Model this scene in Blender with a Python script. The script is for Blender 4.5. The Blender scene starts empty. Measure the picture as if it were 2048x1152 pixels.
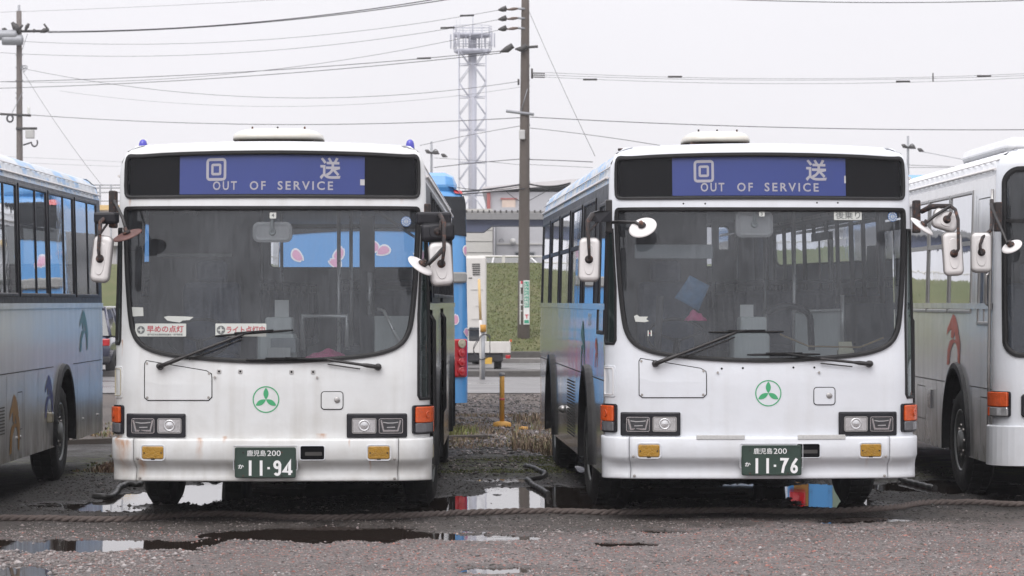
import bpy, bmesh, math, random
import numpy as np
from mathutils import Vector, noise as mnoise
from mathutils.geometry import delaunay_2d_cdt
random.seed(7); RNG = np.random.default_rng(7)
SC = bpy.context.scene; COL = SC.collection
R = math.radians; PI = math.pi

# ---------------------------------------------------------------- camera, sky, sun, exposure
EYE = 1.76; F = 5800.0; HZ = 602.0       # eye height, focal length and horizon measured on the 2048 px photograph
cam_d = bpy.data.cameras.new('camera'); cam = bpy.data.objects.new('camera', cam_d); COL.objects.link(cam)
cam_d.sensor_width = 36; cam_d.lens = 36*F/2048; cam_d.clip_end = 3000; cam_d.clip_start = 1
cam.location = (0, 0, EYE); cam.rotation_euler = (PI/2, 0, 0); cam_d.shift_y = (HZ-576)/2048
SC.camera = cam
cam_d.dof.use_dof = True; cam_d.dof.focus_distance = 23.0; cam_d.dof.aperture_fstop = 9.0
w = bpy.data.worlds.new('World'); SC.world = w; w.use_nodes = True
nt = w.node_tree; nt.nodes.clear()
def N(t, **k):
    n = nt.nodes.new(t)
    for a, b in k.items(): setattr(n, a, b)
    return n
SUN_EL, SUN_AZ = 52, 200
sky = N('ShaderNodeTexSky', sky_type='NISHITA'); sky.sun_disc = False
sky.sun_elevation = R(SUN_EL); sky.sun_rotation = R(SUN_AZ); sky.dust_density = 4
hs = N('ShaderNodeHueSaturation'); hs.inputs['Saturation'].default_value = .25
nt.links.new(sky.outputs[0], hs.inputs['Color'])
b1 = N('ShaderNodeBackground'); b1.inputs[1].default_value = .05; hs.inputs['Value'].default_value = .6; nt.links.new(hs.outputs[0], b1.inputs[0])
# the even cloud deck: luminance rises smoothly towards the zenith, as under any overcast
tc = N('ShaderNodeTexCoord'); sep = N('ShaderNodeSeparateXYZ'); nt.links.new(tc.outputs['Generated'], sep.inputs[0])
mr = N('ShaderNodeMapRange'); nt.links.new(sep.outputs[2], mr.inputs[0]); mr.inputs[1].default_value = .12; mr.inputs[2].default_value = 1
mr.inputs[3].default_value = .79; mr.inputs[4].default_value = 1.6
nz = N('ShaderNodeTexNoise'); nz.inputs['Scale'].default_value = 7; nt.links.new(tc.outputs['Generated'], nz.inputs['Vector'])
mr2 = N('ShaderNodeMapRange'); nt.links.new(nz.outputs[0], mr2.inputs[0]); mr2.inputs[3].default_value = .95; mr2.inputs[4].default_value = 1.04
mu = N('ShaderNodeMath', operation='MULTIPLY'); nt.links.new(mr.outputs[0], mu.inputs[0]); nt.links.new(mr2.outputs[0], mu.inputs[1])
b2 = N('ShaderNodeBackground'); b2.inputs[0].default_value = (.95, .93, .975, 1); nt.links.new(mu.outputs[0], b2.inputs[1])
ad = N('ShaderNodeAddShader'); nt.links.new(b1.outputs[0], ad.inputs[0]); nt.links.new(b2.outputs[0], ad.inputs[1])
wo = N('ShaderNodeOutputWorld'); nt.links.new(ad.outputs[0], wo.inputs[0])
sd = bpy.data.lights.new('sun', 'SUN'); sun = bpy.data.objects.new('sun', sd); COL.objects.link(sun)
sd.energy = 1.25; sd.angle = R(50); sd.color = (1, .97, .94)
az = R(SUN_AZ); sdir = Vector((math.sin(az)*math.cos(R(SUN_EL)), math.cos(az)*math.cos(R(SUN_EL)), math.sin(R(SUN_EL))))
sun.rotation_euler = sdir.to_track_quat('Z', 'Y').to_euler()
vs = SC.view_settings; vs.view_transform = 'Standard'; vs.look = 'None'; vs.exposure = 0.2; vs.gamma = 1
SC.cycles.max_bounces = 8; SC.cycles.transparent_max_bounces = 24; SC.cycles.caustics_reflective = False; SC.cycles.caustics_refractive = False

# ---------------------------------------------------------------- materials
MATS = {}
class NG:
    def __init__(s, name):
        s.m = bpy.data.materials.new(name); s.m.use_nodes = True; s.t = s.m.node_tree; s.t.nodes.clear()
        s.out = s.t.nodes.new('ShaderNodeOutputMaterial'); s.co = s.t.nodes.new('ShaderNodeTexCoord')
    def n(s, t, ins=None, **k):
        x = s.t.nodes.new(t)
        for a, b in k.items(): setattr(x, a, b)
        for a, b in (ins or {}).items(): s.set(x.inputs[a], b)
        return x
    def set(s, i, v):
        if isinstance(v, bpy.types.NodeSocket): s.t.links.new(v, i)
        else: i.default_value = v
    def noise(s, scale, vec=None, stretch=None, detail=4, rough=.55):
        v = vec or s.co.outputs['Object']
        if stretch: v = s.n('ShaderNodeMapping', {'Vector': v, 'Scale': stretch}).outputs[0]
        return s.n('ShaderNodeTexNoise', {'Vector': v, 'Scale': scale, 'Detail': detail, 'Roughness': rough}).outputs[0]
    def rng(s, v, a, b, c=0., d=1.): return s.n('ShaderNodeMapRange', {0: v, 1: a, 2: b, 3: c, 4: d}).outputs[0]
    def mix(s, f, a, b): return s.n('ShaderNodeMix', {0: f, 6: a, 7: b}, data_type='RGBA').outputs[2]
    def math(s, op, a, b=0.): return s.n('ShaderNodeMath', {0: a, 1: b}, operation=op).outputs[0]
    def bsdf(s, **k):
        p = s.n('ShaderNodeBsdfPrincipled')
        for a, b in k.items(): s.set(p.inputs[a.replace('_', ' ')], b)
        return p
    def done(s, p, key=None):
        s.t.links.new(p.outputs[0], s.out.inputs[0]); MATS[key or s.m.name] = s.m; return s.m
def c4(c): return (c[0], c[1], c[2], 1)
def simple(name, col, rough=.5, metal=0., var=.12, scale=6., spec=.5, coat=0., bump=0., bscale=60, stretch=None):
    g = NG(name); f = g.noise(scale, stretch=stretch)
    lo = tuple(x*(1-var) for x in col); hi = tuple(min(1, x*(1+var)) for x in col)
    c = g.mix(f, c4(lo), c4(hi))
    p = g.bsdf(Base_Color=c, Roughness=g.rng(g.noise(scale*2.3), .3, .7, max(0, rough*.85), min(1, rough*1.15)), Metallic=metal, Specular_IOR_Level=spec, Coat_Weight=coat)
    if bump:
        b = g.n('ShaderNodeBump', {'Strength': bump, 'Height': g.noise(bscale), 'Distance': .01}); g.t.links.new(b.outputs[0], p.inputs['Normal'])
    return g.done(p)
def paint(name, base, dirt=(.33, .30, .25), grime=.5, rough=.28, rust=(), rustamt=1., zlo=.4, zhi=1.1):
    """bus paint: chalky panels, vertical water streaks, road film towards the sill, rust runs at given (x, z_top, length, width)"""
    g = NG(name); ob = g.co.outputs['Object']
    st = g.noise(9, stretch=(1, 1, .07), detail=6); sp = g.noise(3.1)
    s1 = g.rng(st, .48, .78, 0, .22*grime); s2 = g.rng(sp, .45, .8, 0, .22*grime)
    sx = g.n('ShaderNodeSeparateXYZ', {0: ob}); z = sx.outputs[2]; x = sx.outputs[0]
    low = g.math('MULTIPLY', g.rng(z, zhi, zlo, 0, .35*grime), g.rng(g.noise(5), .35, .65, .35, 1.))
    sk = g.math('MULTIPLY', g.rng(g.noise(150, detail=1), .74, .76, 0, .5), 1.)
    f = g.math('MAXIMUM', g.math('ADD', g.math('ADD', s1, s2), low), sk)
    c = g.mix(f, c4(base), c4(dirt))
    for (x0, zt, ln, wd) in rust:
        wob = g.math('MULTIPLY', g.math('SUBTRACT', g.noise(14, stretch=(.4, 1, 1)), .5), wd*1.6)
        dx = g.math('ABSOLUTE', g.math('ADD', g.math('SUBTRACT', x, x0), wob))
        a = g.rng(dx, 0, wd, 1, 0)
        b = g.math('MULTIPLY', g.rng(z, zt-ln, zt, 0, 1), g.rng(z, zt, zt+.012, 1, 0))
        m = g.math('MULTIPLY', g.math('MULTIPLY', a, b), g.rng(g.noise(40, stretch=(1, 1, .3)), .3, .7, .3, 1.))
        c = g.mix(g.math('MULTIPLY', m, .85*rustamt), c, (.42, .19, .07, 1))
    bp = g.n('ShaderNodeBump', {'Strength': .2, 'Height': g.noise(2.2), 'Distance': .05})
    p = g.bsdf(Base_Color=c, Roughness=g.rng(st, .3, .8, rough, rough+.25), Coat_Weight=.25, Normal=bp.outputs[0])
    return g.done(p)
def glass(name, tint=(.75, .8, .8), dust=.12, dcol=(.5, .52, .52), rough=.02, streak=True, refl=1.0):
    g = NG(name)
    tr = g.n('ShaderNodeBsdfTransparent', {0: c4(tint)})
    bp = g.n('ShaderNodeBump', {'Strength': .03, 'Height': g.noise(1.7), 'Distance': .05})
    gl = g.n('ShaderNodeBsdfGlossy', {'Color': (.95, .97, 1, 1), 'Roughness': rough, 'Normal': bp.outputs[0]})
    fr = g.n('ShaderNodeFresnel', {0: 1.52})
    m1 = g.n('ShaderNodeMixShader', {0: g.math('MINIMUM', g.math('MULTIPLY', fr.outputs[0], 1.7*refl), 1.), 1: tr.outputs[0], 2: gl.outputs[0]})
    df = g.n('ShaderNodeBsdfDiffuse', {0: c4(dcol)})
    if streak:
        a = g.noise(58, stretch=(1, 1, .035), detail=6); b = g.noise(2.2); d = g.math('ADD', g.rng(a, .35, .78, dust*.6, dust*1.7), g.rng(b, .35, .68, -dust*.35, dust*.7))
        d = g.math('SUBTRACT', d, g.rng(g.noise(60, stretch=(1, 1, .12)), .64, .7, 0, dust*.6))
    else: d = dust
    m2 = g.n('ShaderNodeMixShader', {0: d, 1: m1.outputs[0], 2: df.outputs[0]})
    return g.done(m2)
def steel_side(name, base=(.62, .64, .66), rough=.07, dab=(.52, .60, .70), dabamt=0., metal=(.55, .78)):
    g = NG(name); st = g.noise(7, stretch=(1, 1, .08), detail=6)
    c = g.mix(g.rng(st, .3, .8), c4(base), c4(tuple(x*.93 for x in base)))
    sx = g.n('ShaderNodeSeparateXYZ', {0: g.co.outputs['Object']}); z = sx.outputs[2]
    if dabamt: c = g.mix(g.math('MULTIPLY', g.rng(g.noise(1.3, detail=3), .5, .58), dabamt), c, c4(dab))
    c = g.mix(g.math('MULTIPLY', g.rng(z, .9, .36, 0, .6), g.rng(g.noise(6, stretch=(1, 1, .4)), .35, .6)), c, (.2, .17, .13, 1))
    bp = g.n('ShaderNodeBump', {'Strength': .10, 'Height': g.noise(1.1, stretch=(1, 1, 1.6), detail=2), 'Distance': .04})
    p = g.bsdf(Base_Color=c, Metallic=g.rng(g.noise(4, stretch=(1, 1, .2)), .3, .7, metal[0], metal[1]), Roughness=g.rng(st, .3, .8, rough, rough+.06), Normal=bp.outputs[0])
    return g.done(p)

RUST_B = [(.62, .675, .06, .01), (-.35, .70, .05, .02), (.40, .72, .04, .05), (1.02, 2.62, .10, .02), (-1.12, 2.60, .12, .015), (-1.0, .52, .16, .04), (-1.15, .67, .30, .07), (-.546, .685, .18, .035), (.78, .52, .1, .012), (-1.2, .70, .1, .03), (-1.17, 1.45, .14, .01)]
simple_bus = (.73, .745, .765)
paint('bus_paint_aged', (.70, .715, .72), grime=1.05, rust=RUST_B, rustamt=1.3)
paint('bus_paint_clean', (.69, .715, .755), grime=.5, rust=[(.82, .54, .12, .02)], rustamt=.5)
paint('bus_paint_roof', (.74, .755, .78), grime=.3, zlo=2, zhi=2.2)
paint('roof_unit_paint', (.70, .70, .64), grime=.8, zlo=3.1, zhi=3.28, dirt=(.38, .24, .14))
g = NG('fascia_patched'); c = g.mix(g.rng(g.noise(2.6, stretch=(1, 1, 2.5), detail=3), .47, .53), (.52, .56, .60, 1), (.33, .48, .68, 1))
g.done(g.bsdf(Base_Color=g.mix(g.rng(g.noise(1.1), .5, .56), c, (.62, .65, .68, 1)), Roughness=.3))
steel_side('steel_side_blue', base=(.82, .84, .85)); steel_side('steel_side_soft', base=(.80, .81, .81), rough=.17, metal=(.10, .28)); steel_side('steel_side_grey', base=(.80, .81, .80), rough=.12); steel_side('steel_side_pale', base=(.84, .845, .85), rough=.16, metal=(.35, .55))
glass('windscreen_glass', tint=(.70, .74, .77), dust=.070, dcol=(.40, .43, .47), refl=.7)
glass('side_glass', tint=(.42, .46, .47), dust=.05, refl=1.05)
glass('side_glass_dark', tint=(.07, .085, .085), dust=.05, refl=1.25)
glass('quarter_glass', tint=(.30, .38, .37), dust=.06, dcol=(.2, .3, .28))
glass('clear_cover', tint=(.95, .95, .97), dust=.0, dcol=(.5, .5, .5), streak=False, refl=.18)
simple('rubber', (.014, .014, .015), .5, spec=.3, var=.25, bump=.1)
simple('tyre_rubber', (.018, .018, .018), .7, var=.4, bump=.3)
simple('black_plastic', (.013, .013, .017), .42, spec=.35, var=.3)
simple('matt_black', (.005, .005, .006), .9, spec=.1)
simple('chassis_black', (.012, .011, .010), .9, var=.5)
simple('arm_black', (.022, .020, .02), .4, var=.4)
g = NG('rusty_steel'); f = g.rng(g.noise(28, detail=5), .52, .66)
g.done(g.bsdf(Base_Color=g.mix(f, (.028, .023, .023, 1), (.13, .06, .04, 1)), Roughness=.75))
simple('mirror_shell', (.68, .66, .65), .35, var=.06)
simple('mirror_shell_rusty', (.11, .05, .042), .55, var=.5, scale=18)
simple('mirror_rim', (.25, .24, .235), .4)
simple('silver_frame', (.42, .41, .40), .33, metal=.7)
simple('bolt_metal', (.35, .33, .31), .4, metal=.6)
simple('chrome', (.75, .76, .78), .08, metal=1., var=.03)
simple('wheel_rim', (.36, .37, .37), .4, metal=.5, var=.3, scale=12)
simple('lamp_orange', (.62, .088, .012), .22, coat=.6, var=.35, scale=30, bump=.5, bscale=120)
simple('lamp_smoke', (.13, .13, .14), .15, coat=.5, var=.3, scale=30)
simple('fog_amber', (.36, .19, .012), .2, coat=.6, var=.5, scale=24, bump=.6, bscale=90)
simple('lamp_cream', (.42, .38, .28), .25, coat=.4)
simple('lens_clear', (.60, .60, .61), .14, metal=.6, coat=1., var=.35, scale=26)
simple('lens_dark', (.06, .064, .07), .1, metal=.4, coat=1., var=.5, scale=30)
simple('lamp_red', (.42, .006, .012), .15, coat=.8, var=.3)
simple('beacon_blue', (.05, .05, .42), .2, coat=.6)
simple('scroll_blue', (.026, .052, .25), .4, var=.16, scale=2.2)
simple('scroll_letter', (.47, .46, .49), .5, var=.05)
simple('plate_green', (.028, .052, .040), .35, var=.25, scale=20)
simple('plate_white', (.80, .80, .80), .4, var=.04)
simple('logo_green', (.06, .36, .16), .35, var=.1)
simple('sticker_white', (.55, .57, .54), .5, var=.06)
simple('sticker_red', (.42, .07, .09), .5); simple('sticker_grey', (.13, .14, .14), .5); simple('sticker_blue', (.12, .22, .45), .5)
simple('cloth_pink', (.70, .10, .27), .8, var=.2, bump=.4)
simple('paper', (.62, .62, .60), .7); simple('paper_cream', (.60, .57, .40), .7)
simple('interior_grey', (.30, .32, .33), .7); simple('interior_dark', (.05, .05, .057), .7); simple('interior_pale', (.60, .63, .61), .6)
simple('seat_fabric', (.07, .09, .15), .9, var=.5, scale=40); simple('pole_steel', (.70, .69, .67), .3, metal=.4)
simple('tan_strap', (.33, .24, .12), .7)
simple('palm_red', (.55, .10, .045), .35); simple('palm_teal', (.02, .17, .17), .35); simple('palm_blue', (.03, .045, .25), .35); simple('palm_gold', (.45, .22, .03), .35)
simple('seam_dark', (.05, .048, .045), .7)
simple('coach_blue', (.085, .29, .60), .22, coat=.6, var=.04, scale=2); simple('coach_pink', (.66, .33, .47), .35); simple('coach_white', (.75, .75, .76), .35)
simple('coach_grey', (.26, .26, .25), .3); simple('coach_glass', (.02, .022, .026), .12, spec=.25)
simple('bollard_yellow', (.50, .25, .035), .55, var=.25, scale=30); simple('band_red', (.42, .06, .05), .6)
simple('step_grip', (.50, .50, .49), .8, var=.3, scale=60)
simple('concrete', (.23, .22, .21), .85, var=.25, bump=.3); simple('kerb_dark', (.085, .08, .075), .7, var=.4, bump=.3)
simple('pole_concrete', (.105, .088, .075), .8, var=.35, scale=3, stretch=(1, 1, .1)); simple('pole_pale', (.15, .13, .12), .8, var=.25)
simple('galvanised', (.30, .31, .33), .5, metal=.3); simple('wire_black', (.03, .03, .035), .6); simple('insulator_dark', (.05, .047, .045), .6)
simple('insulator_brown', (.12, .08, .06), .4); simple('box_pale', (.48, .48, .47), .5)
simple('tower_steel_hazed', (.46, .47, .53), .55, metal=.1)  # steel grey lightened so the colour itself carries distance haze
simple('wall_beige', (.50, .49, .46), .8, var=.06); simple('wall_grey', (.44, .44, .46), .8, var=.05); simple('wall_groove', (.30, .295, .29), .8)
simple('wall_panel_cream', (.62, .50, .42), .7); simple('trim_red', (.38, .11, .10), .6); simple('girder_blue', (.075, .09, .15), .6, var=.15); simple('deck_grey', (.22, .22, .22), .7)
simple('roof_white', (.62, .60, .60), .6); simple('awning_yellow', (.62, .44, .20), .6)
simple('truck_white', (.62, .60, .57), .4, var=.07); simple('truck_dark', (.03, .03, .033), .7); simple('plate_yellow', (.62, .38, .06), .5)
simple('car_white', (.68, .68, .69), .25, coat=.8); simple('car_navy', (.035, .04, .075), .2, coat=1.); simple('car_glass', (.03, .035, .04), .06, coat=1.)
simple('sign_green', (.03, .30, .18), .5); simple('sign_white', (.75, .76, .74), .5); simple('sign_red', (.6, .05, .08), .5)
simple('rope_fibre', (.125, .10, .09), .9, var=.35, scale=40, bump=.6, bscale=260)
simple('hose_rubber', (.035, .033, .032), .45, var=.3); simple('timber_dark', (.06, .05, .042), .85, var=.4, stretch=(.1, 1, 1))
simple('mural_orange', (.26, .12, .02), .4); simple('mural_green', (.20, .26, .20), .4)

# ---------------------------------------------------------------- mesh helpers
def link(o, parent=None):
    COL.objects.link(o)
    if parent is not None: o.parent = parent
    return o
class MB:
    def __init__(s): s.v = []; s.f = []; s.sm = []
    def add(s, vs, fs, smooth=False):
        k = len(s.v); s.v += [tuple(p) for p in vs]; s.f += [tuple(i+k for i in f) for f in fs]; s.sm += [smooth]*len(fs); return s
    def box(s, x0, x1, y0, y1, z0, z1, bev=0., rot=None):
        if bev:
            b = min(bev, (x1-x0)*.45, (y1-y0)*.45, (z1-z0)*.45); vs = []; idx = {}
            bm = bmesh.new(); bmesh.ops.create_cube(bm, size=1)
            for v in bm.verts: v.co = ((x0+x1)/2+v.co.x*(x1-x0), (y0+y1)/2+v.co.y*(y1-y0), (z0+z1)/2+v.co.z*(z1-z0))
            bmesh.ops.bevel(bm, geom=bm.edges[:], offset=b, segments=2, affect='EDGES', profile=.5)
            bm.verts.index_update()
            vs = [v.co.copy() for v in bm.verts]; fs = [[v.index for v in f.verts] for f in bm.faces]; bm.free()
            if rot: vs = [rot @ v for v in vs]
            return s.add(vs, fs)
        vs = [Vector((x, y, z)) for x in (x0, x1) for y in (y0, y1) for z in (z0, z1)]
        if rot: vs = [rot @ v for v in vs]
        return s.add(vs, [(0, 1, 3, 2), (4, 6, 7, 5), (0, 4, 5, 1), (2, 3, 7, 6), (0, 2, 6, 4), (1, 5, 7, 3)])
    def tube(s, pts, r, n=8, cap=True, closed=False):
        pts = [Vector(p) for p in pts]; m = len(pts); rs = r if hasattr(r, '__len__') else [r]*m
        vs = []; fs = []; up = None
        for i, p in enumerate(pts):
            if closed: t = pts[(i+1) % m]-pts[i-1]
            else: t = pts[min(i+1, m-1)]-pts[max(i-1, 0)]
            t.normalize()
            if up is None: up = t.orthogonal().normalized()
            up = (up-t*up.dot(t)).normalized(); sd_ = t.cross(up)
            for k in range(n):
                a = 2*PI*k/n; vs.append(p+(up*math.cos(a)+sd_*math.sin(a))*rs[i])
        for i in range(m if closed else m-1):
            j = (i+1) % m
            for k in range(n): fs.append((i*n+k, i*n+(k+1) % n, j*n+(k+1) % n, j*n+k))
        s.add(vs, fs, True)
        if cap and not closed:
            k0 = len(s.v)-len(vs); s.f += [tuple(k0+k for k in range(n))[::-1], tuple(k0+(m-1)*n+k for k in range(n))]; s.sm += [False]*2
        return s
    def lathe(s, prof, c, axis='z', n=24, sy=1.):
        vs = []; fs = []; c = Vector(c)
        for (r, h) in prof:
            for k in range(n):
                a = 2*PI*k/n; u, v_ = r*math.cos(a), r*math.sin(a)*sy
                vs.append(c+Vector({'z': (u, v_, h), 'y': (u, h, v_), 'x': (h, u, v_)}[axis]))
        for i in range(len(prof)-1):
            for k in range(n): fs.append((i*n+k, i*n+(k+1) % n, (i+1)*n+(k+1) % n, (i+1)*n+k))
        s.add(vs, fs, True); k0 = len(s.v)-len(vs)
        if prof[0][0] > 1e-5: s.f.append(tuple(k0+k for k in range(n))); s.sm.append(False)
        if prof[-1][0] > 1e-5: s.f.append(tuple(k0+(len(prof)-1)*n+k for k in range(n))[::-1]); s.sm.append(False)
        return s
    def prism(s, poly, fn, h0, h1):
        n = len(poly); vs = [fn(a, b, h0) for a, b in poly]+[fn(a, b, h1) for a, b in poly]
        return s.add(vs, [tuple(range(n))[::-1], tuple(range(n, 2*n))]+[(i, (i+1) % n, n+(i+1) % n, n+i) for i in range(n)])
    def build(s, name, m, parent=None, recalc=True):
        me = bpy.data.meshes.new(name); me.from_pydata(s.v, [], s.f)
        me.polygons.foreach_set('use_smooth', s.sm)
        if recalc and len(s.f) < 60000:
            bm = bmesh.new(); bm.from_mesh(me); bmesh.ops.recalc_face_normals(bm, faces=bm.faces[:]); bm.to_mesh(me); bm.free()
        me.materials.append(MATS[m]); return link(bpy.data.objects.new(name, me), parent)
def rawmesh(name, v, f, m, parent=None, normals=None, smooth=True):
    me = bpy.data.meshes.new(name); me.from_pydata(v, [], f); me.materials.append(MATS[m])
    me.polygons.foreach_set('use_smooth', [smooth]*len(me.polygons))
    if normals is not None: me.normals_split_custom_set_from_vertices(normals)
    return link(bpy.data.objects.new(name, me), parent)
def tag(o, label=None, cat=None, group=None, kind=None):
    if label: o['label'] = label
    if cat: o['category'] = cat
    if group: o['group'] = group
    if kind: o['kind'] = kind
    return o
def empty(name, loc, label, cat, group=None, rz=0):
    o = bpy.data.objects.new(name, None); o.location = loc; o.rotation_euler = (0, 0, rz); o.empty_display_size = .2; link(o)
    return tag(o, label, cat, group)
def place(px, py, D): return Vector(((px-1024)/F*D, D, EYE-(py-HZ)/F*D))       # a point of the place, from its bearing and its distance
def on_ground(px, py): return place(px, py, EYE*F/(py-HZ))
def chaikin(p, it=2):
    for _ in range(it):
        q = []
        for i in range(len(p)):
            a, b = p[i], p[(i+1) % len(p)]
            q += [(a[0]*.75+b[0]*.25, a[1]*.75+b[1]*.25), (a[0]*.25+b[0]*.75, a[1]*.25+b[1]*.75)]
        p = q
    return p
def densify(p, d):
    q = []
    for i in range(len(p)):
        a, b = p[i], p[(i+1) % len(p)]; L = math.hypot(b[0]-a[0], b[1]-a[1]); n = max(1, int(math.ceil(L/d)))
        q += [(a[0]+(b[0]-a[0])*k/n, a[1]+(b[1]-a[1])*k/n) for k in range(n)]
    return q
def rrect(x0, x1, z0, z1, r, n=4):
    p = []
    for cx, cz, a0 in ((x1-r, z0+r, -90), (x1-r, z1-r, 0), (x0+r, z1-r, 90), (x0+r, z0+r, 180)):
        for k in range(n+1): a = R(a0+90*k/n); p.append((cx+r*math.cos(a), cz+r*math.sin(a)))
    return p
def offset_poly(p, d):
    """d > 0 grows a counter-clockwise polygon"""
    A = sum(p[i][0]*p[(i+1) % len(p)][1]-p[(i+1) % len(p)][0]*p[i][1] for i in range(len(p)))
    sg = 1 if A > 0 else -1; q = []; n = len(p)
    for i in range(n):
        a, b, c = p[i-1], p[i], p[(i+1) % n]
        e1 = Vector((b[0]-a[0], b[1]-a[1])); e2 = Vector((c[0]-b[0], c[1]-b[1]))
        if e1.length < 1e-9: e1 = e2
        if e2.length < 1e-9: e2 = e1
        n1 = Vector((e1.y, -e1.x)).normalized(); n2 = Vector((e2.y, -e2.x)).normalized(); m = (n1+n2)
        m = m.normalized() if m.length > 1e-6 else n1
        k = 1/max(.5, m.dot(n1)); q.append((b[0]+m.x*d*sg*k, b[1]+m.y*d*sg*k))
    return q
def inside(x, y, p):
    c = False; j = len(p)-1
    for i in range(len(p)):
        if (p[i][1] > y) != (p[j][1] > y) and x < (p[j][0]-p[i][0])*(y-p[i][1])/(p[j][1]-p[i][1]+1e-12)+p[i][0]: c = not c
        j = i
    return c
def fill(outer, holes=(), grid=None):
    """triangulated sheet with exact outline and openings"""
    vs = []; es = []
    for lp in [outer]+list(holes):
        k = len(vs); vs += [Vector(q) for q in lp]; es += [(k+i, k+(i+1) % len(lp)) for i in range(len(lp))]
    if grid:
        xs = [q[0] for q in outer]; zs = [q[1] for q in outer]
        x0, x1, z0, z1 = min(xs), max(xs), min(zs), max(zs); gx, gz = grid
        for i in range(1, int((x1-x0)/gx)+1):
            for j in range(1, int((z1-z0)/gz)+1):
                x, z = x0+i*gx, z0+j*gz
                if x < x1-1e-3 and z < z1-1e-3 and inside(x, z, outer) and not any(inside(x, z, h) for h in holes): vs.append(Vector((x, z)))
    v, e, f, *_ = delaunay_2d_cdt(vs, es, [], 0, 1e-5)
    out = []
    for t in f:
        cx = sum(v[i].x for i in t)/len(t); cz = sum(v[i].y for i in t)/len(t)
        if inside(cx, cz, outer) and not any(inside(cx, cz, h) for h in holes): out.append(tuple(t))
    return [(q.x, q.y) for q in v], out
def text2d(body, size, bold=0., align='LEFT', space=1., sx=1.):
    cu = bpy.data.curves.new('lettering', 'FONT'); cu.body = body; cu.size = size; cu.align_x = align; cu.space_character = space
    cu.resolution_u = 3; cu.fill_mode = 'FRONT'; cu.offset = bold
    o = bpy.data.objects.new('lettering', cu); COL.objects.link(o)
    dg = bpy.context.evaluated_depsgraph_get(); me = o.evaluated_get(dg).to_mesh()
    v = [(q.co.x*sx, q.co.y) for q in me.vertices]; f = [tuple(p.vertices) for p in me.polygons]
    o.evaluated_get(dg).to_mesh_clear(); bpy.data.objects.remove(o); bpy.data.curves.remove(cu)
    return v, f
def fit(vf, x0, x1, z0, z1):
    v, f = vf; xs = [q[0] for q in v]; zs = [q[1] for q in v]; a, b, c, d = min(xs), max(xs), min(zs), max(zs)
    return [(x0+(q[0]-a)/(b-a)*(x1-x0), z0+(q[1]-c)/(d-c)*(z1-z0)) for q in v], f
def stroke(paths, wd):
    """flat round-cornered strokes"""
    v = []; f = []
    for p in paths:
        k = len(v); n = len(p); L = []; Rr = []
        for i in range(n):
            a = Vector(p[max(i-1, 0)]); b = Vector(p[i]); c = Vector(p[min(i+1, n-1)])
            t = (c-a).normalized(); nn = Vector((-t.y, t.x)); kk = 1.
            if 0 < i < n-1:
                d1 = (b-a).normalized(); kk = 1/max(.5, abs(nn.dot(Vector((-d1.y, d1.x)))))
            v += [tuple(b+nn*wd/2*kk), tuple(b-nn*wd/2*kk)]
        f += [(k+2*i, k+2*i+1, k+2*i+3, k+2*i+2) for i in range(n-1)]
    return v, f
def arc(cx, cz, r, a0, a1, n=10, rz=None): return [(cx+r*math.cos(R(a0+(a1-a0)*i/n)), cz+(rz or r)*math.sin(R(a0+(a1-a0)*i/n))) for i in range(n+1)]

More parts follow.
